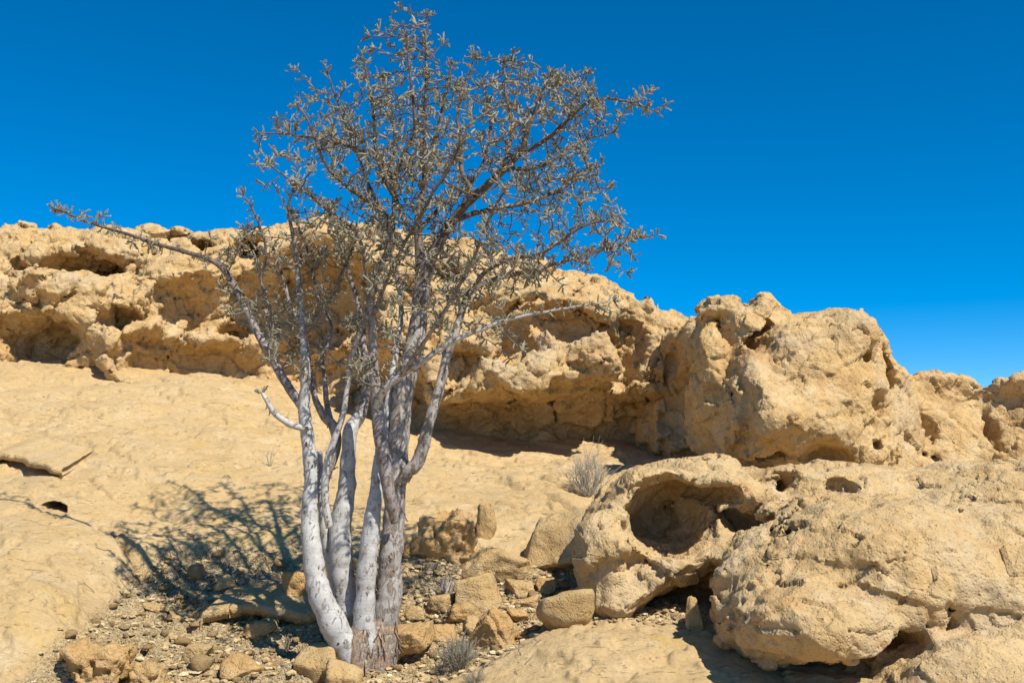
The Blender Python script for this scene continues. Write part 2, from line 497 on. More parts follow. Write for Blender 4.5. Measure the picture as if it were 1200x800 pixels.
def ground_material():
    t = NT('ground_bedrock')
    co = t.coord()
    big = t.noise(co, 0.8, 5, 0.6, 0.5); mid = t.noise(co, 3.7, 7, 0.62, 0.4); fine = t.noise(co, 38.0, 8, 0.7)
    c = t.mix(t.ramp(big, (0.35, 0.0), (0.62, 1.0)), (0.56, 0.385, 0.185), (0.585, 0.42, 0.225))
    c = t.mix(t.ramp(mid, (0.50, 0.0), (0.68, 0.85)), c, (0.62, 0.475, 0.285))
    yel = t.noise(co, 1.6, 6, 0.6, 1.0)
    c = t.mix(t.ramp(yel, (0.56, 0.0), (0.70, 0.75)), c, (0.585, 0.40, 0.15))
    gre = t.noise(t.coord((1, 1, 1), (0, 0, 1)), 2.4, 8, 0.70, 0.6)
    c = t.mix(t.ramp(gre, (0.50, 0.0), (0.70, 0.75)), c, (0.46, 0.33, 0.18))
    strk = t.noise(t.coord((0.8, 3.2, 6), (0.3, -0.15, 0.25)), 3.0, 9, 0.74, 0.8)
    c = t.mix(t.ramp(strk, (0.55, 0.0), (0.70, 0.6)), c, (0.44, 0.30, 0.15))
    c = t.mix(t.ramp(fine, (0.34, 0.40), (0.54, 0.0)), c, (0.36, 0.24, 0.11))
    dash = t.noise(t.coord((1, 2.2, 5), (0.3, -0.15, 0.2)), 9.0, 7, 0.62, 1.2)
    dk = t.ramp(dash, (0.345, 0.0), (0.385, 1.0))
    c = t.mix(t.ramp(dash, (0.32, 0.75), (0.372, 0.0)), c, (0.27, 0.17, 0.085))
    spk = t.noise(co, 14.0, 9, 0.78)
    c = t.mix(t.ramp(spk, (0.33, 0.55), (0.42, 0.0)), c, (0.33, 0.215, 0.105))
    # loose grit
    g = t.voro(co, 75.0)
    gc = t.n('ShaderNodeTexVoronoi'); t.put(gc.inputs['Vector'], co); gc.inputs['Scale'].default_value = 75.0
    grit = t.ramp(gc.outputs['Color'], (0.0, (0.30, 0.22, 0.13)), (0.45, (0.47, 0.35, 0.19)), (1.0, (0.62, 0.50, 0.32)))
    at = t.n('ShaderNodeAttribute', attribute_name='rubble')
    m = t.math('MULTIPLY', at.outputs['Fac'], t.ramp(t.noise(co, 5.0, 5, 0.6), (0.36, 0.25), (0.55, 1.0)))
    c = t.mix(m, c, grit)
    nrm = t.bump(mid, 0.05, 0.5)
    nrm = t.bump(strk, 0.02, 0.6, nrm)
    nrm = t.bump(spk, 0.02, 0.6, nrm)
    nrm = t.bump(dk, 0.016, 0.7, nrm)
    lam = t.noise(t.coord((1.4, 1.4, 26), (0.3, -0.15, 0)), 2.0, 7, 0.62, 0.6)
    nrm = t.bump(lam, 0.012, 0.4, nrm)
    nrm = t.bump(fine, 0.012, 0.8, nrm)
    gb = t.math('MULTIPLY', t.ramp(g, (0.15, 1.0), (0.6, 0.0)), at.outputs['Fac'])
    nrm = t.bump(gb, 0.012, 0.9, nrm)
    return t.done(c, nrm)
M_GROUND = ground_material()
build_ground()

# ------------------------------------------------------------------ rough(): relief shared by all rock bodies
def rough_low(p, knob=1.0, seed=0.0):
    d = 0.16 * fbm(p, 1.5, 3, 0.5, seed=seed + 1)
    w = warp3(p, 0.12, 0.5, seed + 2, 2)
    a1, a2, ai = worley(w * (1, 1, 1.25), 0.62, seed, True)
    d += knob * (0.15 * (ai - 0.5) + 0.05 * sstep(0.16, 0.0, a2 - a1))
    d += 0.035 * knob * fbm(w, 0.4, 2, 0.5, seed=seed + 2, billow=True)
    return d
def rough_high(V, F, amp=1.0, seed=0.0, pits=1.0):
    N = normals(V, F)
    w = warp3(V, 0.07, 0.25, seed, 2)
    d = 0.014 * fbm(w, 0.22, 3, 0.55, seed=seed + 4, billow=True)
    d += 0.012 * fbm(V, 0.055, 3, 0.6, seed=seed + 5)
    a1, a2, ai = worley(w * (1, 1, 1.4), 0.20, seed, True)
    d += 0.055 * (ai - 0.5) + 0.018 * sstep(0.16, 0.0, a2 - a1) * (ai - 0.6)
    b1, b2, bi = worley(w, 0.085, seed + 5, True)
    pm = sstep(-0.02, 0.30, fbm(V, 1.1, 2, seed=seed + 31))
    d += 0.014 * (bi - 0.5) - 0.05 * pits * pm * (bi > 0.62) * sstep(0.55, 0.2, b1)
    return (V + N * (amp * d)[:, None]).astype(np.float32)

# ------------------------------------------------------------------ the cliff across the top of the slope
CREST = [(-260,262,14.0),(-100,258,13.8),(0,258,13.7),(60,262,13.7),(120,264,13.7),(200,271,13.6),(270,272,13.5),(335,262,13.4),(380,256,13.4),(430,262,13.3),
         (480,268,13.2),(520,278,13.1),(570,296,13.0),(620,308,12.9),(660,316,12.8),(700,324,12.8),(740,345,12.8),(800,372,12.8),(900,380,12.8),(1000,400,12.8)]
cr = np.array([P(*q) for q in CREST])
FACE = [(-250,262,13.8),(-250,330,13.1),(-250,420,12.5),(0,262,13.5),(100,266,13.4),(200,276,13.35),(0,300,13.15),(100,288,13.05),(190,300,13.05),
        (0,335,12.95),(50,333,12.9),(150,332,12.8),(0,356,12.45),(100,352,12.25),(180,348,12.2),(50,368,12.05),(130,364,12.05),(0,372,12.1),
        (0,410,12.2),(100,405,12.2),(150,395,12.2),(100,435,12.3),(0,425,12.3),(240,300,12.8),(240,340,12.4),(300,300,12.6),(310,340,12.3),(230,380,12.25),(300,390,12.15),(310,430,12.2),(250,445,12.4),
        (340,265,13.2),(340,300,12.6),(400,262,13.2),(400,300,12.5),(400,350,12.3),(400,420,12.1),(420,480,12.1),(480,275,13.0),(480,330,12.3),(480,400,11.9),
        (480,450,11.75),(480,505,11.9),(560,302,12.8),(560,350,12.2),(560,400,11.75),(560,445,11.6),(560,530,11.8),(640,320,12.6),(640,350,12.15),(640,400,11.7),(640,450,11.5),
        (640,540,11.8),(700,330,12.5),(700,360,12.2),(700,420,11.8),(700,470,11.6),(700,545,11.8),(760,370,12.4),(760,450,12.1),(760,550,12.1),(900,400,12.4),(900,550,12.3)]
fp = np.array([P(*q) for q in FACE])
FS = Sheet(fp[:, (0, 2, 1)], -9.5, 3.5, 1.0, 6.2, 0.05, 0.01)
#        px   py   Y     rx    ry    rz    roll  k
CAVES = [(92, 318, 13.15, .58, 1.1, .24, .10, .05), (48, 398, 12.15, .56, .75, .35, -.05, .06), (222, 424, 12.25, .85, 1.1, .38, .0, .07),
         (225, 355, 12.4, .52, .75, .42, .0, .09), (285, 345, 12.5, .50, .85, .58, .2, .12), (365, 345, 12.45, .75, 1.1, .68, .0, .12), (350, 425, 12.2, .9, 1.15, .55, .0, .12),
         (430, 462, 12.0, .65, 1.0, .45, .0, .12), (235, 288, 13.1, .20, .5, .12, .0, .04), (300, 288, 13.0, .26, .6, .15, .2, .04), (415, 278, 13.0, .26, .5, .15, .0, .04),
         (130, 372, 12.2, .24, .45, .14, .3, .04), (25, 312, 13.2, .12, .4, .1, 0, .04), (185, 300, 13.2, .10, .4, .07, 0, .03), (395, 400, 12.9, .16, .5, .14, 0, .03), (330, 330, 13.0, .14, .5, .16, 0, .03), (265, 385, 12.9, .2, .5, .12, 0, .03),
         (525, 318, 12.5, .30, .5, .18, .0, .05), (600, 505, 11.75, 1.05, 1.15, .46, .0, .10), (690, 505, 11.75, .95, 1.25, .58, .1, .10), (520, 508, 11.85, .6, 1.0, .34, .0, .08),
         (750, 520, 12.0, .7, 1.1, .62, .0, .12), (612, 395, 11.85, .24, .5, .46, -.5, .06), (660, 378, 12.05, .45, .5, .24, .0, .06), (735, 405, 12.2, .28, .6, .55, -.2, .08),
         (715, 465, 11.6, .18, .5, .22, .0, .04), (655, 452, 11.55, .16, .5, .12, .2, .04), (590, 462, 11.6, .2, .5, .12, -.2, .04), (540, 425, 11.6, .22, .4, .26, .3, .05), (480, 340, 12.1, .22, .4, .22, 0, .04)]
LUMPS = [(155, 420, 12.15, .30, .35, .42, .3), (95, 345, 12.55, .7, .5, .14, 0), (300, 395, 12.1, .20, .3, .45, -.1), (470, 390, 11.9, .30, .4, .6, .2),
         (700, 415, 11.9, .3, .4, .35, .3), (600, 350, 12.2, .5, .4, .25, .1), (390, 285, 12.8, .45, .4, .2, .2)]
def cliff_fn(X, Y, Z):
    Fy = FS(X, Z)
    T = np.interp(X, cr[:, 0], cr[:, 2]).astype(np.float32); Yc = np.interp(X, cr[:, 0], cr[:, 1]).astype(np.float32)
    d = smax((Fy - Y) * 0.85, Z - T + 0.10 * np.maximum(Y - Yc, 0), 0.18)
    for (a, b, y, rx, ry, rz, roll) in LUMPS:
        d = smin(d, ell(X, Y, Z, P(a, b, y), (rx, ry, rz), 0, roll), 0.15)
    for (a, b, y, rx, ry, rz, roll, k) in CAVES:
        d = smax(d, -ell(X, Y, Z, P(a, b, y), (rx, ry, rz), 0, roll), k)
    return d
V, F = solid(cliff_fn, lambda p: rough_low(p, 1.0, 0.0), (-8.6, 10.9, 1.2), (3.2, 15.0, 5.9), 0.036)
V = rough_high(V, F, 1.15, 0.0)
tag(link('cliff', mesh_np('cliff', V, F), M_CLIFF), kind='structure')

# ------------------------------------------------------------------ the bluff that juts out on the right
CREST2 = [(700,395,13.0),(740,385,12.2),(790,372,11.6),(812,362,10.9),(835,347,10.7),(858,346,10.6),(872,356,10.6),(885,347,10.5),(902,350,10.4),(915,360,10.4),(960,362,10.3),(1000,368,10.3),(1022,374,10.3),
          (1040,398,10.4),(1056,428,10.6),(1066,440,11.0),(1100,440,11.3),(1130,447,11.3),(1150,454,11.2),(1162,456,11.2),(1172,446,11.0),(1190,438,10.9),(1250,436,10.9),(1400,430,10.9),(1500,430,10.9)]
cr2 = np.array([P(*q) for q in CREST2])
FACE2 = [(690,400,14.5),(690,560,14.5),(740,400,13.6),(740,560,13.6),(775,400,12.2),(775,560,12.3),(805,380,11.6),(808,450,11.5),(808,560,11.5),(828,370,10.8),(832,450,10.45),(834,540,10.4),
         (850,355,10.5),(850,430,10.1),(850,540,9.9),(900,355,10.4),(900,430,9.95),(900,540,9.75),(960,368,10.2),(960,430,9.8),(960,540,9.65),
         (1020,380,10.2),(1020,450,9.9),(1020,540,9.8),(1050,430,10.4),(1055,500,10.2),(1055,550,10.2),(1075,450,10.9),(1080,500,10.7),(1080,550,10.6),
         (1130,450,11.1),(1130,500,10.9),(1130,550,10.7),(1160,465,11.05),(1162,550,10.7),(1185,442,10.8),(1185,550,10.5),(1300,440,10.7),(1300,550,10.4),(1450,440,10.7),(1450,550,10.4)]
fp2 = np.array([P(*q) for q in FACE2])
FS2 = Sheet(fp2[:, (0, 2, 1)], 0.6, 8, 0.8, 4.6, 0.04, 0.003)
CAVES2 = [(903, 520, 9.72, .24, .14, .15, .3, .05), (972, 540, 9.6, .25, .50, .19, -.35, .04), (884, 405, 10.0, .07, .45, .11, -.7, .02), (893, 390, 10.05, .12, .35, .035, .6, .02), (1052, 430, 10.2, .06, .5, .24, .15, .03),
          (1034, 470, 9.9, .10, .25, .12, -.4, .03), (1092, 500, 10.75, .12, .25, .14, .3, .04), (1095, 535, 10.65, .11, .25, .07, 0, .03), (1030, 520, 9.85, .05, .2, .06, 0, .02),
          (1163, 505, 10.85, .04, .25, .38, 0, .03), (1080, 528, 10.6, .05, .2, .06, 0, .02), (790, 470, 11.6, .35, .6, .5, .0, .1), (790, 545, 11.4, .4, .6, .3, .0, .1), (872, 352, 10.5, .06, .4, .12, -.3, .03),
          (862, 480, 9.9, .05, .25, .35, .25, .03), (1010, 420, 9.95, .05, .12, .06, 0, .02)]
LUMPS2 = [(845, 364, 10.5, .28, .3, .12, .2), (893, 366, 10.35, .14, .3, .16, 0), (950, 450, 10.0, .55, .4, .6, .1), (985, 400, 10.1, .3, .35, .3, .3), (835, 450, 10.4, .22, .4, .6, 0)]
def bluff_fn(X, Y, Z):
    Fy = FS2(X, Z)
    T = np.interp(X, cr2[:, 0], cr2[:, 2]).astype(np.float32); Yc = np.interp(X, cr2[:, 0], cr2[:, 1]).astype(np.float32)
    d = smax((Fy - Y) * 0.7, Z - T + 0.12 * np.maximum(Y - Yc, 0), 0.10)
    for (a, b, y, rx, ry, rz, roll) in LUMPS2:
        d = smin(d, ell(X, Y, Z, P(a, b, y), (rx, ry, rz), 0, roll), 0.10)
    for (a, b, y, rx, ry, rz, roll, k) in CAVES2:
        d = smax(d, -ell(X, Y, Z, P(a, b, y), (rx, ry, rz), 0, roll), k)
    return d
def bluff_noise(p):
    px, _ = PX(p)
    k = np.interp(px, [830, 880, 1020, 1070], [1.2, 0.35, 0.35, 0.9])
    return 0.5 * 0.16 * fbm(p, 1.2, 3, 0.5, seed=61) + 0.07 * k * fbm(p, 0.45, 3, 0.5, seed=62, billow=True)
V, F = solid(bluff_fn, bluff_noise, (0.95, 9.0, 1.0), (7.0, 13.4, 4.2), 0.030)
V = rough_high(V, F, 0.85, 20.0, 0.8)
tag(link('rock_bluff', mesh_np('rock_bluff', V, F), M_CLIFF), kind='structure')

# ------------------------------------------------------------------ the hollowed outcrop in front of the bluff
# px py Y rx ry rz yaw roll: the hollow left arm, its cuts, then the massive right body and its cuts
ARM = [(770, 625, 7.50, .50, .50, .46, 0, .25), (712, 672, 7.15, .21, .34, .37, 0, .15), (775, 665, 7.25, .46, .34, .17, 0, .50), (800, 555, 7.55, .34, .34, .10, 0, .0), (855, 575, 7.40, .26, .34, .12, 0, -.3), (745, 690, 7.05, .30, .25, .12, 0, .48), (850, 640, 7.1, .26, .3, .08, 0, .3)]
ARM_CUT = [(793, 603, 7.05, .34, .85, .26, 0, .35, .02), (835, 580, 7.10, .20, .75, .12, 0, .1, .02), (765, 590, 7.05, .15, .6, .14, 0, .3, .02),
           (812, 742, 6.85, .66, 1.1, .21, 0, .52, .02), (815, 770, 6.7, .60, 1.0, .30, 0, .3, .03)]
BODY = [(850, 600, 8.15, .60, .55, .34, 0, 0), (980, 600, 8.0, .95, .75, .38, 0, -.02), (1180, 610, 7.9, 1.2, .9, .44, 0, 0), (925, 680, 6.65, .40, .65, .42, 0, .0), (892, 695, 6.40, .25, .45, .34, 0, .0),
        (1000, 675, 6.7, .75, 1.0, .52, 0, .06), (1130, 690, 6.7, .75, .95, .52, 0, 0), (1250, 700, 6.7, .8, 1.0, .5, 0, 0), (1140, 815, 5.9, .75, .6, .34, 0, 0), (1280, 800, 5.9, .7, .6, .4, 0, 0),
        (950, 730, 6.05, .46, .60, .28, 0, -.12), (985, 800, 6.7, .55, .55, .5, 0, 0), (1020, 822, 5.8, .3, .3, .14, 0, .1), (905, 775, 6.5, .22, .45, .3, 0, 0)]
BODY_CUT = [(866, 607, 7.2, .08, .6, .05, 0, .3, .02), (920, 570, 7.5, .08, .5, .06, 0, .0, .02), (893, 622, 6.9, .08, .6, .06, 0, .5, .02),
            (1055, 624, 6.35, .15, .32, .06, 0, .35, .03), (965, 792, 5.9, .34, .70, .10, 0, .22, .04), (1035, 757, 5.9, .20, .5, .08, 0, .25, .03), (1082, 650, 6.1, .05, .2, .04, 0, 0, .02), (1060, 705, 5.95, .02, .12, .10, 0, -.3, .02), (985, 572, 7.4, .07, .2, .05, 0, .2, .02), (1140, 600, 7.3, .05, .2, .04, 0, 0, .02), (1190, 765, 5.8, .1, .3, .05, 0, .2, .03),
            (1115, 606, 7.0, .55, .22, .014, 0, -.28, .015), (1000, 600, 7.1, .30, .2, .012, 0, -.1, .015), (1120, 700, 5.95, .25, .2, .012, 0, .5, .015), (945, 628, 6.5, .03, .22, .12, 0, -.75, .02), (905, 640, 6.45, .035, .3, .10, 0, -.7, .02), (1110, 730, 5.9, .06, .25, .03, 0, .3, .02)]
def out_noise(p):
    px, _ = PX(p)
    k = np.interp(px, [860, 920], [1.0, 0.45]).astype(np.float32)
    w = warp3(p, 0.10, 0.4, 70, 2)
    a1, a2, ai = worley(w * (0.8, 1, 1.5), 0.42, 7.0, True)
    b1, b2, bi = worley(w, 0.16, 9.0, True)
    return 0.08 * fbm(p, 0.9, 3, 0.5, seed=71) + k * (0.08 * (ai - 0.5) + 0.03 * (bi - 0.5)) + 0.03 * sstep(0.10, 0.0, a2 - a1) * sstep(-.1, .2, fbm(p, .7, 2, seed=77))
def out_fn(X, Y, Z):
    top = P(900, 546, 7.8)[2]
    res = []
    for add, cut in ((ARM, ARM_CUT), (BODY, BODY_CUT)):
        d = None
        for (a, b, y, rx, ry, rz, yaw, roll) in add:
            e = ell(X, Y, Z, P(a, b, y), (rx, ry, rz), yaw, roll)
            d = e if d is None else smin(d, e, 0.10)
        d = smax(d, Z - top - 0.012 * X, 0.08)
        for (a, b, y, rx, ry, rz, yaw, roll, k) in cut:
            d = smax(d, -ell(X, Y, Z, P(a, b, y), (rx, ry, rz), yaw, roll), k)
        res.append(d)
    return smin(res[0], res[1], 0.04)
V, F = solid(out_fn, out_noise, (0.2, 4.8, 0.0), (4.9, 9.2, 2.1), 0.022, 0.34, 1, (0.10, 0.38), 4.0)
V = rough_high(V, F, 0.6, 40.0, 0.9)
tag(link('rock_outcrop', mesh_np('rock_outcrop', V, F), M_OUT), 'large pitted sandstone outcrop with a deep scooped hollow, in front of the bluff', 'rock')
# ------------------------------------------------------------------ the grey-stemmed tree
TY = 6.45
RNG = np.random.RandomState(21)
M_PX = TY / FPX                      # metres per photograph pixel at the tree

def bark_material(name, pale, patch, dark, amount, ring=1.0):
    t = NT(name)
    co = t.coord()
    n1 = t.noise(co, 9.0, 6, 0.6, 0.6); n2 = t.noise(co, 46.0, 8, 0.7)
    c = t.mix(t.ramp(n1, (0.35, 0.0), (0.65, 1.0)), pale, tuple(v * 0.80 for v in pale))
    pk = t.noise(t.coord((1, 1, 0.45)), 34.0, 9, 0.74, 0.8)
    c = t.mix(t.ramp(pk, (0.60 - amount, 0.0), (0.66 - amount, 0.85)), c, patch)
    ln = t.noise(t.coord((1, 1, 7.0)), 13.0, 5, 0.6, 0.5)
    c = t.mix(t.ramp(ln, (0.62, 0.0), (0.70, 0.7 * ring)), c, dark)
    c = t.mix(t.ramp(n2, (0.30, 0.5), (0.48, 0.0)), c, dark)
    tc = t.n('ShaderNodeTexCoord'); sx = t.n('ShaderNodeSeparateXYZ'); t.t.links.new(tc.outputs['Object'], sx.inputs[0])
    up = t.math('ADD', sx.outputs['Z'], t.math('MULTIPLY', n1, 0.8))
    c = t.mix(t.ramp(t.math('MULTIPLY', up, 0.2), (0.48, 0.0), (0.60, 0.9)), c, (0.12, 0.087, 0.066))   # young wood is dark brown
    t.b.inputs['Roughness'].default_value = 0.62
    t.b.inputs['Specular IOR Level'].default_value = 0.3
    nrm = t.bump(t.ramp(pk, (0.58 - amount, 0.0), (0.66 - amount, 1.0)), 0.006, 0.9)
    nrm = t.bump(ln, 0.004, 0.6, nrm)
    nrm = t.bump(n2, 0.004, 0.8, nrm)
    return t.done(c, nrm)
M_BARK = bark_material('pale_bark', (0.53, 0.51, 0.49), (0.36, 0.26, 0.175), (0.10, 0.075, 0.055), 0.01)
M_BARK2 = bark_material('brown_bark', (0.36, 0.31, 0.295), (0.26, 0.17, 0.11), (0.09, 0.06, 0.045), 0.06)
M_BARK3 = bark_material('rough_bark', (0.45, 0.41, 0.38), (0.30, 0.215, 0.145), (0.10, 0.07, 0.05), 0.07)
M_FOOT = bark_material('shaggy_bark', (0.42, 0.36, 0.31), (0.35, 0.225, 0.13), (0.12, 0.075, 0.045), 0.14)
M_TWIG = bark_material('twig_bark', (0.24, 0.20, 0.175), (0.20, 0.14, 0.10), (0.07, 0.05, 0.04), 0.04, 0.4)
def leaf_material():
    t = NT('grey_green_foliage')
    co = t.coord()
    a = t.noise(co, 7.0, 4, 0.6); b = t.noise(co, 60.0, 3, 0.6)
    c = t.mix(t.ramp(a, (0.36, 0.0), (0.62, 1.0)), (0.25, 0.235, 0.165), (0.34, 0.32, 0.25))
    c = t.mix(t.ramp(b, (0.40, 0.0), (0.62, 0.8)), c, (0.19, 0.16, 0.105))
    return t.done(c)
M_LEAF = leaf_material()

def smooth_path(pts, step):
    """Catmull-Rom through rows of (x, y, z, r), resampled about every step metres"""
    p = np.array(pts, float)
    q = np.vstack((2 * p[0] - p[1], p, 2 * p[-1] - p[-2]))
    out = []
    for k in range(1, len(q) - 2):
        n = max(2, int(np.linalg.norm(q[k + 1, :3] - q[k, :3]) / step))
        t = np.linspace(0, 1, n, endpoint=False)[:, None]
        a, b, c, d = q[k - 1], q[k], q[k + 1], q[k + 2]
        out.append(0.5 * (2 * b + (c - a) * t + (2 * a - 5 * b + 4 * c - d) * t ** 2 + (3 * b - a - 3 * c + d) * t ** 3))
    out.append(p[-1:])
    return np.vstack(out)

def tube(path, sides, bumpy=0.0, seed=0.0, flat_end=False):
    """closed tapered tube along rows of (x, y, z, r)"""
    C = path[:, :3]; R = np.maximum(path[:, 3], 0.0008)
    T = np.gradient(C, axis=0); T /= np.linalg.norm(T, axis=1)[:, None] + 1e-9
    u = np.cross(T[0], (0.3, 1, 0.1)); u /= np.linalg.norm(u)
    U = []
    for t in T:
        u = u - t * u.dot(t); u /= np.linalg.norm(u) + 1e-9; U.append(u)
    U = np.array(U); W = np.cross(T, U)
    th = np.linspace(0, 2 * math.pi, sides, endpoint=False)
    ring = U[:, None] * np.cos(th)[None, :, None] + W[:, None] * np.sin(th)[None, :, None]
    rad = np.repeat(R[:, None], sides, 1)
    if bumpy:
        q = (C[:, None] + ring * R[:, None, None]).reshape(-1, 3)
        n = fbm(q, 0.10, 3, 0.55, seed=seed) * 0.75 + fbm(q * (1, 1, 0.5), 0.03, 2, 0.5, seed=seed + 4) * 0.35
        rad = rad * (1 + bumpy * n.reshape(rad.shape))
    V = (C[:, None] + ring * rad[:, :, None]).reshape(-1, 3)
    n = len(C)
    i = np.arange(n * sides).reshape(n, sides); j = np.roll(i, -1, 1)
    F = np.stack((i[:-1], j[:-1], j[1:], i[1:]), 2).reshape(-1, 4)
    V = np.vstack((V, C[:1], C[-1:] + (0 if flat_end else T[-1:] * R[-1])))
    a, b = n * sides, n * sides + 1
    cap0 = np.stack((j[0], i[0], np.full(sides, a), np.full(sides, a)), 1)
    cap1 = np.stack((i[-1], j[-1], np.full(sides, b), np.full(sides, b)), 1)
    return V, F, np.vstack((cap0, cap1))[:, :3]

def join(parts):
    """several (V, quads, tris) -> one triangle soup with shared vertices"""
    Vs, Fs, o = [], [], 0
    for V, Q, T in parts:
        Vs.append(V)
        if len(Q): Fs += [Q[:, (0, 1, 2)] + o, Q[:, (0, 2, 3)] + o]
        if len(T): Fs.append(T + o)
        o += len(V)
    return np.vstack(Vs), np.vstack(Fs)

def limb(pp):
    """pixel rows (px, py, radius px, depth offset) -> (x, y, z, r)"""
    out = []
    for (a, b, r, dy) in pp:
        q = P(a, b, TY + dy); r = r * (0.60 + 0.30 * float(sstep(4, 13, np.float64(r)))); out.append((*q, r * (TY + dy) / FPX))
    return out

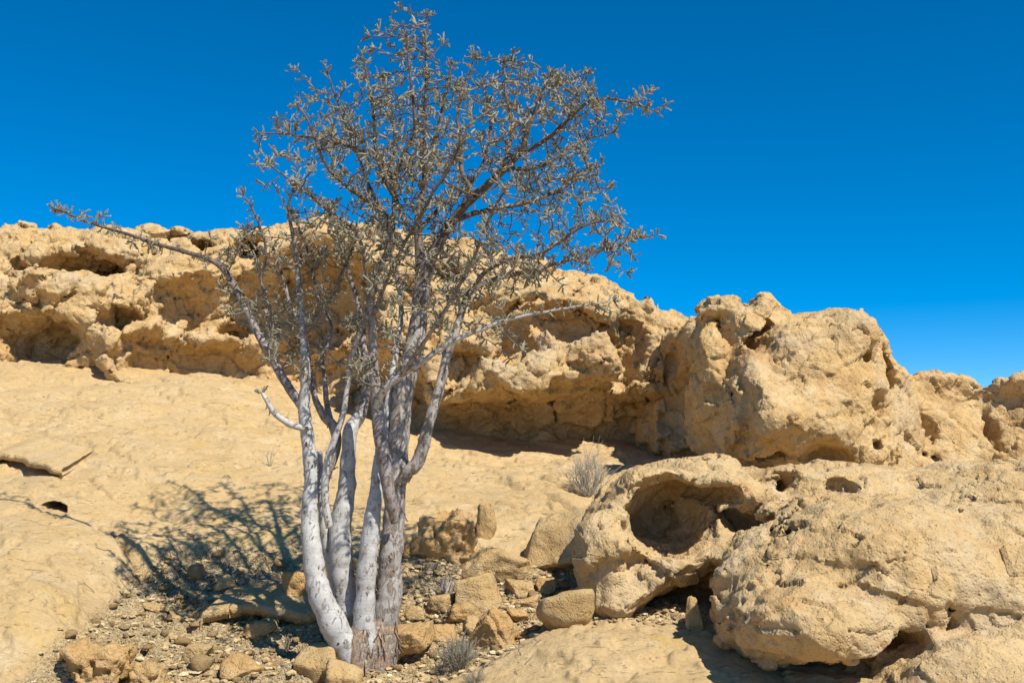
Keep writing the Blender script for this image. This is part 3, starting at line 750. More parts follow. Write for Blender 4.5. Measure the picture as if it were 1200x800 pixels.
# name, parent index, material, rows
LIMBS = [
 ('stem', None, 'p', [(412,772,20,.02),(404,756,18,0),(387,722,17,-.03),(373,690,15,-.04),(366,645,12.5,-.03),(363,605,11.5,0),(365,560,10.5,.02),(360,510,9.5,.03),(357,478,9,.04),(358,440,8,.04),(356,400,7,.05),(352,355,6,.05),(348,310,5,.06),(344,278,4,.05),(338,245,3,.0),(345,215,2.4,-.05)]),
 ('branch', 0, 'b', [(358,485,7,.04),(345,464,7.5,.06),(325,432,7.5,.1),(305,395,7,.15),(286,358,6.5,.2),(272,330,6,.24),(257,311,5.5,.28),(235,300,5,.33),(200,291,4,.4),(155,276,3.4,.48),(112,263,2.8,.55),(78,250,2,.6),(62,243,1.4,.62)]),
 ('branch', 0, 'p', [(360,503,6,.0),(340,497,6,-.05),(322,485,5.5,-.09),(313,470,4.5,-.1),(307,461,3.2,-.1)]),
 ('branch', 1, 'b', [(318,418,4,.12),(317,390,4,.0),(316,362,3.6,-.16),(306,330,3.2,-.22),(312,300,2.8,-.26),(304,262,2.4,-.3),(285,228,1.6,-.34)]),
 ('branch', 0, 'b', [(356,395,4,.05),(375,368,3.6,-.05),(392,340,3.2,-.15),(405,310,2.8,-.22),(418,280,2.4,-.28)]),
 ('stem', None, 'p', [(415,760,16,.12),(396,690,10,.14),(383,640,8,.12),(377,590,7,.1),(375,555,6.5,.1),(374,530,6,.1)]),
 ('stem', None, 'p', [(386,618,6.5,.0),(381,585,7,-.02),(382,548,6.5,-.04),(392,514,6,-.05),(402,486,5.5,-.06),(407,452,5,-.07),(412,420,4.6,-.08),(424,385,4.4,-.1),(431,360,4,-.12),(440,330,3.6,-.16),(452,296,3,-.22),(455,260,2.4,-.3)]),
 ('stem', None, 'p', [(420,765,18,.18),(404,700,16,.14),(400,655,15,.1),(399,620,14,.1),(405,580,12,.11),(408,540,10.5,.12),(410,508,10,.13),(414,497,9.6,.15),(421,488,9,.18)]),
 ('branch', 7, 'b', [(411,503,9,.14),(421,489,9,.18),(427,470,8.5,.22),(430,445,7.5,.25),(427,415,6.5,.28),(425,385,5.5,.32),(418,350,4.6,.38),(405,310,3.8,.44),(395,270,3.2,.5),(384,240,2.6,.54)]),
 ('branch', 5, 'b', [(377,580,6,.12),(386,548,7.5,.14),(394,520,8,.16),(390,500,8,.16),(380,486,7.5,.15),(371,470,6,.15),(365,443,5,.16),(362,420,4.5,.17),(354,385,4,.2),(338,350,3.4,.26),(330,320,2.8,.32),(320,290,2.2,.4)]),
 ('branch', 9, 'b', [(388,496,6,.16),(383,473,5.5,.2),(380,443,5,.22),(378,420,4.5,.24),(388,385,4,.26),(372,345,3.4,.34),(362,300,2.8,.4),(350,262,2.2,.46)]),
 ('stem', None, 'p', [(432,775,16,.05),(427,725,13.5,.02),(430,670,12.5,.0),(434,625,11.5,-.01),(439,585,10.5,.0),(444,548,9.5,.03),(451,500,8,.1),(458,455,7,.15),(464,410,6,.2),(470,370,5,.26),(466,330,4.4,.3),(452,290,3.6,.36),(440,250,3,.42),(424,215,2.4,.46)]),
 ('stem', None, 'b', [(462,612,6,-.03),(457,585,9,-.10),(451,545,10,-.13),(445,508,9.5,-.13),(442,472,9,-.13),(438,432,8,-.14),(436,385,6.5,-.15),(437,345,5.5,-.17),(446,310,5,-.18),(458,285,5,-.2),(461,250,4.6,-.24),(463,215,4.2,-.28),(471,185,4,-.32),(486,152,3.6,-.36),(483,110,3,-.4),(479,75,2.4,-.42),(476,42,1.6,-.43)]),
 ('branch', 12, 'p', [(441,480,7,-.14),(448,458,7,-.2),(463,444,6.5,-.25),(490,427,6,-.3),(516,409,5.2,-.34),(550,392,4.4,-.38),(582,379,3.8,-.42),(612,371,3,-.46),(650,364,2.4,-.5),(690,357,1.8,-.54),(718,352,1.2,-.56)]),
 ('stem', None, 'r', [(436,785,18,.15),(449,735,17,.13),(456,690,16.5,.11),(458,650,15,.1),(462,600,14,.1),(465,550,13.5,.1),(468,505,13.5,.1),(472,460,13.5,.1),(481,425,13,.12),(488,398,12.5,.13),(491,372,11.5,.14),(494,345,11,.14),(497,322,10.5,.14),(508,296,9,.12),(528,262,8,.08),(548,238,7.4,.04),(574,214,6.8,0),(608,180,5.6,-.06),(622,142,4.2,-.12),(636,108,2.8,-.16),(645,86,1.6,-.18)]),
 ('branch', 14, 'r', [(468,566,9,.06),(478,553,9.5,.02),(490,541,9.5,.0),(498,512,9,-.02),(507,480,8.5,-.02),(518,445,8,-.02),(526,408,7.5,0),(538,377,7,.03),(549,347,6,.06),(572,330,5,.1),(604,322,4.2,.14),(642,312,3.4,.18),(688,298,2.6,.22),(728,286,1.8,.24),(748,276,1.2,.25)]),
 ('branch', 15, 'b', [(548,350,5,.06),(566,322,4.6,-.05),(596,304,4,-.15),(630,298,3.5,-.24),(656,284,3,-.32),(684,266,2.6,-.38),(714,258,2,-.42),(742,270,1.3,-.44)]),
 ('branch', 14, 'b', [(496,328,9,.14),(492,300,8,.24),(490,262,7,.34),(497,222,6,.42),(506,185,5,.46),(515,146,4,.48),(524,104,3,.5),(529,76,1.8,.5)]),
 ('branch', 12, 'b', [(462,232,4,-.26),(448,205,4,-.36),(440,172,3.6,-.44),(438,138,3,-.5),(431,96,2.2,-.54),(424,64,1.4,-.56)]),
 ('branch', 17, 'b', [(496,228,4.5,.42),(497,190,3.6,.34),(496,150,3,.26),(498,100,2.4,.2),(499,50,1.8,.17),(501,18,1.2,.16)]),
 ('branch', 14, 'b', [(556,232,5,.03),(541,200,4.6,.16),(541,168,4,.26),(536,136,3.4,.34),(546,98,2.6,.4),(556,68,1.5,.42)]),
 ('branch', 14, 'b', [(604,184,5,-.05),(638,165,4.4,-.16),(662,144,3.8,-.24),(694,118,3,-.32),(728,118,2.2,-.36),(757,124,1.3,-.38)]),
 ('branch', 21, 'b', [(668,138,3,-.26),(678,110,2.6,-.2),(690,86,1.5,-.16)]),
 ('branch', 14, 'b', [(590,196,4,-.04),(600,155,3.6,.1),(594,118,2.8,.2),(590,74,1.6,.26)]),
 ('branch', 14, 'b', [(532,258,6,.08),(572,246,5,.24),(616,238,4.2,.38),(652,224,3.6,.5),(680,206,2.8,.58),(698,198,1.6,.62)]),
 ('branch', 14, 'b', [(590,198,4.4,-.04),(630,196,3.8,.1),(664,176,3.2,.2),(690,162,2.6,.26),(720,156,1.5,.3)]),
 ('branch', 12, 'b', [(463,262,4.4,-.22),(438,240,4,-.34),(410,222,3.6,-.44),(384,196,3,-.5),(368,160,2.6,-.54),(356,134,1.8,-.56),(345,124,1.2,-.56)]),
 ('branch', 12, 'b', [(464,215,4,-.28),(444,188,3.6,-.2),(414,172,3.2,-.1),(380,164,2.8,-.02),(344,158,2.2,.04),(302,156,1.3,.08)]),
 ('branch', 6, 'b', [(434,352,4,-.14),(426,300,3.8,-.3),(414,270,3.4,-.4),(378,241,3,-.5),(346,215,2.5,-.56),(314,193,1.4,-.6)]),
 ('branch', 11, 'b', [(458,300,4,.34),(446,256,3.6,.5),(430,210,3.2,.6),(410,160,2.8,.66),(398,124,2.2,.7),(380,76,1.3,.72)]),
 ('branch', 17, 'b', [(490,270,5,.33),(520,240,4.4,.5),(552,215,3.8,.64),(570,180,3.2,.74),(575,140,2.6,.8),(566,100,1.6,.84)]),
 ('branch', 17, 'b', [(491,280,5,.3),(470,250,4.2,.46),(458,205,3.6,.6),(464,160,3,.7),(452,124,2.2,.76),(450,95,1.4,.78)]),
 ('branch', 13, 'b', [(470,440,4.5,-.27),(500,396,4,-.45),(530,350,3.6,-.6),(556,300,3.2,-.72),(570,262,2.6,-.8),(590,225,1.6,-.85)]),
 ('branch', 12, 'b', [(437,372,4.5,-.16),(452,330,4,-.36),(476,282,3.6,-.52),(505,232,3.2,-.66),(530,190,2.6,-.74),(548,150,1.6,-.78)]),
]
tree = bpy.data.objects.new('tree', None); COL.objects.link(tree)
troot = P(428, 783, TY + 0.08)
tree.location = troot
tag(tree, 'multi-stemmed pale grey tree with bare trunks and sparse thorny crown', 'tree')
BM = {'p': M_BARK, 'b': M_BARK2, 'r': M_BARK3}
limb_objs, paths = [], []
for k, (nm, par, mt, rows) in enumerate(LIMBS):
    path = smooth_path(limb(rows), 0.014)
    wob = 0.010 * (1 if nm == 'branch' else 0.4)
    path[:, :3] += wob * np.stack([fbm(path[:, :3], 0.16, 2, seed=30 + 7 * k + a) for a in range(3)], 1) * sstep(0, 0.15, np.arange(len(path)) * 0.014)[:, None]
    sw = fbm(np.stack((np.arange(len(path)) * 0.014, np.full(len(path), k * 3.3), np.zeros(len(path))), 1), 0.09, 2, seed=3)
    path[:, 3] *= 1 + 0.16 * sw                                   # knots and swellings
    paths.append(path)
    big = path[:, 3].max() > 0.03
    Vq, Q, T = tube(path, 16 if big else 9, 0.20 if nm == 'stem' else 0.14, k * 2.1)
    Vt, Ft = join([(Vq - troot, Q, T)])
    o = link(nm, mesh_np(nm, Vt, Ft), BM[mt], tree)
    limb_objs.append(o)
for k, (nm, par, mt, rows) in enumerate(LIMBS):
    if nm == 'branch':                                            # branches hang on the stem they grow from
        r = par
        while LIMBS[r][0] == 'branch': r = LIMBS[r][1]
        limb_objs[k].parent = limb_objs[r]
# flared foot where the stems run together, with shreds of peeling bark
def foot():
    th = np.linspace(0, 2 * math.pi, 28, endpoint=False)
    rows = []
    for (b, cx, rx, ry) in ((815, 432, 36, .17), (800, 430, 30, .15), (784, 428, 29, .14), (768, 426, 32, .14), (752, 426, 34, .13), (738, 428, 31, .11), (724, 430, 24, .08)):
        c = P(cx, b, TY + .09)
        for t in th:
            lob = 1 + 0.16 * math.cos(4 * t + 0.6) + 0.08 * math.cos(7 * t)
            rows.append((c[0] + math.cos(t) * rx * M_PX * lob, c[1] + math.sin(t) * ry * lob, c[2]))
    V = np.array(rows); n, s = 7, 28
    i = np.arange(n * s).reshape(n, s); j = np.roll(i, -1, 1)
    Q = np.stack((i[:-1], j[:-1], j[1:], i[1:]), 2).reshape(-1, 4)
    V = np.vstack((V, V[-s:].mean(0)))
    T = np.stack((i[-1], j[-1], np.full(s, n * s)), 1)
    Vt, Ft = join([(V, Q, T)])
    Vt = np.array(Vt, np.float32)
    N = normals(Vt, Ft)
    Vt = Vt + N * (0.03 * fbm(Vt * (1, 1, 0.35), 0.05, 3, 0.6, seed=4))[:, None]
    return Vt - troot, Ft
fv, ff = foot()
link('trunk_base', mesh_np('trunk_base', fv, ff), M_FOOT, tree)
def flakes():
    Vs, Fs = [], []
    n = 0
    def flake(p, nrm, along, L, w, lift):
        nonlocal n
        side = np.cross(nrm, along); side /= np.linalg.norm(side) + 1e-9
        for k, t in enumerate((0, 0.5, 1.0)):
            c = p + along * L * t + nrm * (lift * t * t + 0.002)
            ww = w * (1 - 0.55 * t)
            Vs.extend((c - side * ww, c + side * ww))
        Fs.extend(((n, n + 1, n + 3, n + 2), (n + 2, n + 3, n + 5, n + 4))); n += 6
    for k, (nm, par, mt, rows) in enumerate(LIMBS):
        path = paths[k]
        cnt = {'p': 60, 'r': 170, 'b': 26}[mt] if path[:, 3].max() > 0.02 else 8
        for _ in range(cnt):
            i = int(RNG.rand() ** 1.5 * (len(path) - 2) * (0.8 if nm == 'stem' else 1))
            t = path[i + 1, :3] - path[i, :3]; t /= np.linalg.norm(t) + 1e-9
            u = RNG.normal(size=3); u[1] -= 0.6; u -= t * u.dot(t); u /= np.linalg.norm(u)
            al = (t * (1 if RNG.rand() < .5 else -1) + 0.9 * RNG.uniform(-1, 1) * np.cross(t, u)); al /= np.linalg.norm(al)
            L = RNG.uniform(.008, .03)
            flake(path[i, :3] + u * path[i, 3] * 0.98, u, al, L, L * RNG.uniform(.2, .5), L * RNG.uniform(.1, .6))
    for _ in range(420):
        i = RNG.randint(len(fv) - 1); p = fv[i] + troot
        u = p - np.array((troot[0], troot[1] , p[2])); u /= np.linalg.norm(u) + 1e-9
        al = np.array((RNG.uniform(-.4, .4), RNG.uniform(-.4, .4), RNG.choice((-1, 1)))); al /= np.linalg.norm(al)
        L = RNG.uniform(.02, .07)
        flake(p, u, al, L, L * RNG.uniform(.06, .2), L * RNG.uniform(.05, .5))
    return np.array(Vs) - troot, np.array(Fs)
fl = flakes()
tag(link('peeling_bark', mesh_np('peeling_bark', *fl), M_FOOT, tree), kind='stuff')

# ---- twigs: grow from the limbs towards points spread through the crown
CROWN = np.array([(298,158),(342,122),(372,72),(425,62),(474,34),(500,12),(532,68),(560,62),(602,68),(645,82),(700,78),(760,120),(722,158),(706,200),(694,228),(732,250),(756,276),(722,302),(650,330),(600,345),(560,362),(500,372),(440,365),(390,360),(345,355),(300,352),(268,332),(240,308),(262,285),(288,262),(284,232),(300,215),(315,190)], float)
def inside(poly, x, y):
    r = np.zeros(len(x), bool); j = len(poly) - 1
    for i in range(len(poly)):
        xi, yi = poly[i]; xj, yj = poly[j]
        c = ((yi > y) != (yj > y)) & (x < (xj - xi) * (y - yi) / (yj - yi + 1e-12) + xi)
        r ^= c; j = i
    return r
def attractors(n):
    out = []
    while len(out) < n:
        a = RNG.uniform(240, 760, 4000); b = RNG.uniform(10, 375, 4000)
        ok = inside(CROWN, a, b)
        e = ((a - 520) / 215) ** 2 + ((b - 215) / 165) ** 2
        keep = ok & (RNG.rand(4000) < np.where(a < 360, 0.38, np.clip(1.25 - 0.55 * e, 0.35, 1)) * np.where(b > 310, 0.6, 1) * np.where((a > 560) & (b > 225), .7, 1))
        for p, q, ee in zip(a[keep], b[keep], e[keep]):
            th = 0.28 + 0.75 * math.sqrt(max(0, 1 - min(ee, 1)))
            out.append(P(p, q, TY + RNG.uniform(-1, 1) * th))
    return np.array(out[:n])
_cl = attractors(165)
ATT = np.repeat(_cl, 6, 0) + RNG.normal(size=(165 * 6, 3)) * .075
_lo = np.array([P(RNG.uniform(255, 470), RNG.uniform(285, 440), TY + RNG.uniform(-.45, .5)) for _ in range(34)])   # tangle in front of the cliff
_ro = np.array([P(RNG.uniform(500, 620), RNG.uniform(320, 400), TY + RNG.uniform(-.45, .3)) for _ in range(10)])
_lim = paths[1][(np.linspace(.42, .99, 26) * (len(paths[1]) - 1)).astype(int), :3] + RNG.normal(size=(26, 3)) * (.08, .08, .06)
_lim2 = paths[13][(np.linspace(.5, .97, 8) * (len(paths[13]) - 1)).astype(int), :3] + RNG.normal(size=(8, 3)) * .05
ATT = np.vstack((ATT, np.repeat(_lo, 4, 0) + RNG.normal(size=(136, 3)) * .06, np.repeat(_ro, 3, 0) + RNG.normal(size=(30, 3)) * .05, _lim, _lim2))
nodes, par = [], []
for k, path in enumerate(paths):
    _, py = PX(path[:, :3])
    sel = np.flatnonzero((py < 455) & (path[:, 3] < 0.042))[::3]
    for s in sel: nodes.append(path[s, :3]); par.append(-1)
nroot = len(nodes)
N_ = np.array(nodes); PAR = list(par)
alive = np.ones(len(ATT), bool)
STEP = 0.045
D = np.full(len(ATT), 9.0); NN = np.zeros(len(ATT), int)
def upd(lo):
    for a in range(lo, len(N_), 500):
        d = np.linalg.norm(ATT[:, None] - N_[None, a:a + 500], axis=2)
        j = d.argmin(1); m = d[np.arange(len(ATT)), j]
        b = m < D; D[b] = m[b]; NN[b] = j[b] + a
upd(0)
DIRS = {}
for it in range(70):
    alive &= D > 0.08
    if not alive.any(): break
    idx = np.flatnonzero(alive & (D < 0.75))
    if not len(idx): break
    g = {}
    for a in idx: g.setdefault(NN[a], []).append(a)
    new = []
    for nd, at in g.items():
        v = (ATT[at] - N_[nd]); v = (v / np.linalg.norm(v, axis=1)[:, None]).mean(0) + RNG.normal(size=3) * 0.10
        v /= np.linalg.norm(v) + 1e-9
        key = (nd, tuple(np.round(v, 1)))
        if key in DIRS: alive[at[0]] = False; continue
        DIRS[key] = 1
        new.append(N_[nd] + v * STEP); PAR.append(nd)
    if not new: break
    lo = len(N_); N_ = np.vstack((N_, new)); upd(lo)
# straight young shoots stand out beyond the crown
par_l = list(PAR); has = set(PAR)
tips = [k for k in range(nroot, len(N_)) if k not in has]
add = []
for k in tips:
    if RNG.rand() > .2: continue
    d = N_[k] - N_[PAR[k]]; o = N_[k] - P(500, 260, TY); d = d / np.linalg.norm(d) + o / np.linalg.norm(o) * .8; d[2] += .25; d /= np.linalg.norm(d)
    pr = k
    qx, qy = PX(N_[k])
    if qy < 60 or qx < 320: continue
    for s in range(RNG.randint(2, 4)):
        add.append(N_[k] + d * STEP * (s + 1)); par_l.append(pr); pr = len(N_) + len(add) - 1
N_ = np.vstack((N_, add)); PAR = np.array(par_l)
child = [[] for _ in range(len(N_))]
for k in range(nroot, len(N_)): child[PAR[k]].append(k)
RAD = np.full(len(N_), 0.0)
for k in range(len(N_) - 1, nroot - 1, -1):
    s = sum(RAD[c] ** 2.2 for c in child[k])
    RAD[k] = min(0.011, max(0.0034, s ** (1 / 2.2)))
tw = []
starts = []
for k in range(nroot): starts += [(k, c) for c in child[k]]
while starts:
    a, c = starts.pop()
    line = [(*N_[a], RAD[c])]
    while True:
        line.append((*N_[c], RAD[c]))
        if not child[c]: break
        nx = max(child[c], key=lambda q: RAD[q])
        starts += [(c, q) for q in child[c] if q != nx]
        c = nx
    line[-1] = (*line[-1][:3], 0.0018)
    pth = np.array(line)
    if len(pth) > 2: pth = smooth_path(pth, 0.03)
    tw.append(tube(pth, 5))
tv, tf = join(tw)
twigs_mesh = mesh_np('twigs', tv - troot, tf)

# ---- short leafy spurs along every twig
def spur_shape(kind):
    """unit spur along +Z: a knobbly spindle with tiny leaves"""
    r = np.random.RandomState(kind)
    prof = [(0, .06), (.3, .09), (.65, .11), (.9, .09), (1.0, .03)]
    V = []
    for z, w in prof:
        for t in range(4):
            a = t * math.pi / 2 + z * 1.1; rr = w * r.uniform(.6, 1.3)
            V.append((math.cos(a) * rr, math.sin(a) * rr, z))
    Fq = [(4 * k + t, 4 * k + (t + 1) % 4, 4 * k + 4 + (t + 1) % 4, 4 * k + 4 + t) for k in range(4) for t in range(4)]
    for _ in range(3):                                           # leaves
        z = r.uniform(.15, 1.0); a = r.uniform(0, 6.28); el = r.uniform(.2, 1.0)
        d = np.array((math.cos(a) * math.cos(el), math.sin(a) * math.cos(el), math.sin(el)))
        s = np.cross(d, r.normal(size=3)); s /= np.linalg.norm(s)
        p = np.array((0, 0, z)); L = r.uniform(.25, .42); w = L * .2; n = len(V)
        V += [p - s * w * .3, p + d * L * .55 - s * w, p + d * L, p + d * L * .55 + s * w]
        Fq.append((n, n + 1, n + 2, n + 3))
    return np.array(V, float), np.array(Fq)
SPURS = [spur_shape(k) for k in range(6)]
sp_p, sp_d, sp_l = [], [], []
def spur(p, axis, lo, hi, fwd):
    u = RNG.normal(size=3); u -= axis * u.dot(axis); u /= np.linalg.norm(u) + 1e-9
    d = u + axis * fwd + np.array((0, 0, .25)); d /= np.linalg.norm(d)
    sp_p.append(p); sp_d.append(d); sp_l.append(RNG.uniform(lo, hi))
for k in range(nroot, len(N_)):
    ax = N_[k] - N_[PAR[k]]; ax /= np.linalg.norm(ax) + 1e-9
    if not child[k]:
        for _ in range(5): spur(N_[k], ax, .04, .08, RNG.uniform(.2, 1.2))
    if RAD[k] < 0.009:
        for _ in range(RNG.choice((1, 1, 2, 2, 3))): spur(N_[k] - ax * RNG.uniform(0, STEP), ax, .028, .07, RNG.uniform(-.1, .7))
for k, path in enumerate(paths):                                  # and on the thin ends of the limbs
    for i in range(0, len(path) - 1):
        r = path[i, 3]
        if r > .024: continue
        ax = path[i + 1, :3] - path[i, :3]; ax /= np.linalg.norm(ax) + 1e-9
        _, py = PX(path[i, :3])
        for _ in range(RNG.poisson(0.75 if r < .013 else 0.28)):
            if py < 440: spur(path[i, :3] + ax * RNG.uniform(0, .015), ax, .03, .07, RNG.uniform(-.1, .6))
    ax = path[-1, :3] - path[-3, :3]; ax /= np.linalg.norm(ax)
    if path[-1, 3] < .012:
        for _ in range(9): spur(path[-1, :3], ax, .03, .06, RNG.uniform(.1, 1.2))
sp_p, sp_d, sp_l = np.array(sp_p), np.array(sp_d), np.array(sp_l)
pick = RNG.randint(0, len(SPURS), len(sp_p))
CV, CF, off = [], [], 0
for s, (sv, sf) in enumerate(SPURS):
    m = pick == s
    p, d, L = sp_p[m], sp_d[m], sp_l[m]
    u = np.cross(d, RNG.normal(size=d.shape)); u /= np.linalg.norm(u, axis=1)[:, None]; w = np.cross(d, u)
    thick = RNG.uniform(.75, 1.25, len(L))
    X = (sv[None, :, :1] * u[:, None] + sv[None, :, 1:2] * w[:, None]) * (thick * np.sqrt(L * .045))[:, None, None] + sv[None, :, 2:] * d[:, None] * L[:, None, None] + p[:, None]
    n = len(sv)
    CV.append(X.reshape(-1, 3)); CF.append((sf[None] + (np.arange(len(L)) * n)[:, None, None]).reshape(-1, 4) + off); off += len(L) * n
CV = np.vstack(CV) - troot; CF = np.vstack(CF)
crown = tag(link('crown', mesh_np('crown', CV, CF, False), M_LEAF, tree), kind='stuff')
tag(link('twigs', twigs_mesh, M_TWIG, crown), kind='stuff')
print('TREE', len(N_), len(sp_p), len(CF))
# ------------------------------------------------------------------ loose rocks
import bmesh
RR = np.random.RandomState(5)
_ico = {}
def ico(sub):
    if sub not in _ico:
        bm = bmesh.new(); bmesh.ops.create_icosphere(bm, subdivisions=sub, radius=1.0)
        bm.verts.ensure_lookup_table()
        _ico[sub] = (np.array([v.co for v in bm.verts], np.float32), np.array([[v.index for v in f.verts] for f in bm.faces], np.int32)); bm.free()
    return _ico[sub]
def rock_mesh(name, dims, seed, sub=4, planes=7, taper=0.0, knob=0.0, rough=1.0, tilt=0.0, round_=0.03, mat=None, lean=0.0):
    """faceted stone: a block cut back by random planes, edges a little worn, surface roughened; sits on z = 0"""
    r = np.random.RandomState(seed)
    S, F = ico(sub)
    N = [np.eye(3)[k % 3] * (1 if k < 3 else -1) + r.normal(size=3) * .28 for k in range(6)] + list(r.normal(size=(planes, 3)))
    N = np.array(N); N /= np.linalg.norm(N, axis=1)[:, None]
    dist = np.append(r.uniform(.48, .72, 6), r.uniform(.52, .95, planes))
    rad = np.full(len(S), 1.3, np.float32)
    for n, d in zip(N, dist):
        c = S @ n
        rad = np.where(c > 0.02, smin(rad, d / np.maximum(c, 0.02), round_), rad)
    V = S * rad[:, None]
    ext = V.max(0) - V.min(0)
    s = float(np.mean(dims))
    V = (V / ext * np.array(dims)).astype(np.float32)
    nn = normals(V, F)
    q = V + seed * 3.7
    d = 0.06 * s * fbm(q, 0.6 * s, 3, 0.5) + 0.03 * s * rough * fbm(q, 0.14 * s, 3, 0.6)
    a1, a2, ai = worley(warp3(q.astype(np.float32), 0.08 * s, 0.3 * s), 0.30 * s, 0.0, True)
    d += rough * (0.06 * s * (ai - 0.5))
    if knob:
        b1, b2, bi = worley(q, 0.16 * s, 2.0, True)
        d += knob * s * (0.14 * fbm(q, 0.35 * s, 3, 0.5, seed=5, billow=True) - 0.09 * (bi > 0.6) * sstep(0.55, 0.2, b1))
    V = V + nn * d[:, None]
    for ang, (i, j) in ((tilt, (0, 2)), (lean, (1, 2))):
        if ang:
            ca, sa = math.cos(ang), math.sin(ang)
            a, b = V[:, i].copy(), V[:, j].copy(); V[:, i] = ca * a - sa * b; V[:, j] = sa * a + ca * b
    V[:, 2] -= V[:, 2].min()
    if taper: V[:, :2] *= (1.15 - taper * V[:, 2:] / V[:, 2].max())
    me = mesh_np(name, V, F); me.materials.append(mat or M_STONE)
    return me
def hits(px, py):
    """where the photograph's rays at px, py meet the ground"""
    px = np.atleast_1d(np.asarray(px, float)); py = np.atleast_1d(np.asarray(py, float))
    a = np.array([P(u, v, 1.0) for u, v in zip(px, py)]) - EYE
    Y = np.linspace(4.5, 14, 400)
    pt = a[:, None] * Y[None, :, None] + EYE
    below = pt[..., 2] < GS(pt[..., 0], pt[..., 1])
    k = np.where(below.any(1), below.argmax(1), len(Y) - 1)
    y = Y[k]
    for _ in range(2):                        # settle on the detailed surface
        t = y[:, None] + np.linspace(-.25, .25, 25)[None]
        pt = a[:, None] * t[..., None] + EYE
        dz = pt[..., 2] - ground_z(pt[..., 0], pt[..., 1]).reshape(t.shape)
        k = np.where((dz < 0).any(1), (dz < 0).argmax(1), 24)
        y = t[np.arange(len(y)), k]; break
    return a * y[:, None] + EYE
def hit(px, py): return hits(px, py)[0]
PLACED = []
def put_rock(name, px, py, w, h, seed, label, depth=0.8, sink=0.16, rot=0.0, cat='rock', lift=0.0, **kw):
    p = hit(px, py)
    m = p[1] / FPX
    dims = (w * m * .92, w * m * depth, h * m * 1.1)
    me = rock_mesh(name, dims, seed, **kw)
    o = link(name, me, None)
    y = p[1] + 0.35 * dims[1]
    o.location = (p[0] * y / p[1], y, float(ground_z([p[0]], [p[1]])[0]) - sink * dims[2] + lift)
    o.rotation_euler = (0, 0, rot)
    PLACED.append((px, py, w, label))
    return tag(o, label, cat)
put_rock('boulder', 526, 660, 80, 58, 3, 'knobbly pitted boulder with dark hollows, behind the tree', knob=1.0, planes=6, sub=5, mat=M_RED)
put_rock('standing_stone', 569, 634, 32, 44, 11, 'small upright rounded stone beside the knobbly pitted boulder', planes=9, sink=.08, taper=.6, round_=.12)
put_rock('tilted_slab', 582, 690, 98, 44, 8, 'tilted angular slab with a shaded underside, propped behind the rounded stone', depth=.7, planes=8, tilt=-.25, sub=5)
put_rock('rounded_rock', 566, 722, 62, 50, 27, 'rounded upright rock in front of the tilted slab', planes=6, tilt=.2, sub=5)
put_rock('boulder', 656, 678, 92, 84, 39, 'big blocky boulder set against the bare slope beside the outcrop', depth=1.2, planes=6, sink=.1, round_=.08, rough=.6, sub=5)
put_rock('boulder', 662, 742, 74, 48, 16, 'smooth grey-tan boulder lying in the shade of the outcrop', planes=10, rough=.4, round_=.2)
put_rock('jagged_rock', 582, 762, 72, 48, 52, 'low jagged layered rock between the grey tuft and the shaded boulder', planes=10, rough=1.6, mat=M_RED, sub=5)
put_rock('reddish_stone', 540, 736, 36, 26, 61, 'small reddish angular stone above the grey tuft', planes=8, mat=M_RED)
put_rock('pale_stone', 621, 713, 34, 15, 66, 'flat pale smooth stone between the rounded rock and the shaded boulder', planes=3, rough=.3, round_=.15)
put_rock('thin_slab', 480, 784, 78, 32, 71, 'thin tilted slab leaning at the right of the trunk foot', depth=.8, planes=7, tilt=.32, mat=M_RED, sink=.05, sub=5)
put_rock('wedge_rock', 368, 806, 60, 46, 77, 'wedge-shaped rock at the foot of the leftmost stem', planes=8, tilt=.25)
put_rock('foot_rock', 402, 812, 48, 40, 83, 'blunt rock right below the trunk foot', planes=7)
put_rock('pitted_rock', 112, 812, 86, 54, 90, 'rough pitted brown rock on the rubble far left of the tree', knob=1.2, planes=6, mat=M_RED, sub=5)
put_rock('pitted_rock', 172, 812, 54, 38, 95, 'small rock with one dark hole next to the rough pitted brown rock', knob=1.0, planes=6)
put_rock('dark_rock', 352, 714, 54, 46, 110, 'rough rock in the tree shadow resting behind the flat slab', planes=7, knob=.6, mat=M_RED)
put_rock('pale_stone', 267, 698, 26, 20, 118, 'small pale rounded stone in the tree shadow', planes=5, rough=.4)
put_rock('split_stone', 496, 655, 34, 26, 133, 'small split stone between the trunk and the knobbly pitted boulder', planes=8, mat=M_RED)
put_rock('cone_stone', 812, 742, 26, 44, 141, 'narrow cone-shaped stone in the shaded cleft below the outcrop', planes=9, taper=.75, round_=.1, tilt=.1)
put_rock('low_rock', 610, 700, 40, 20, 150, 'low rock between the rounded rock and the big blocky boulder', planes=7)
put_rock('low_rock', 520, 752, 40, 18, 155, 'low flat rock between the thin tilted slab and the reddish stone', planes=7, mat=M_RED)
put_rock('low_rock', 455, 735, 30, 24, 163, 'low rock tucked against the right side of the trunk foot', planes=7)

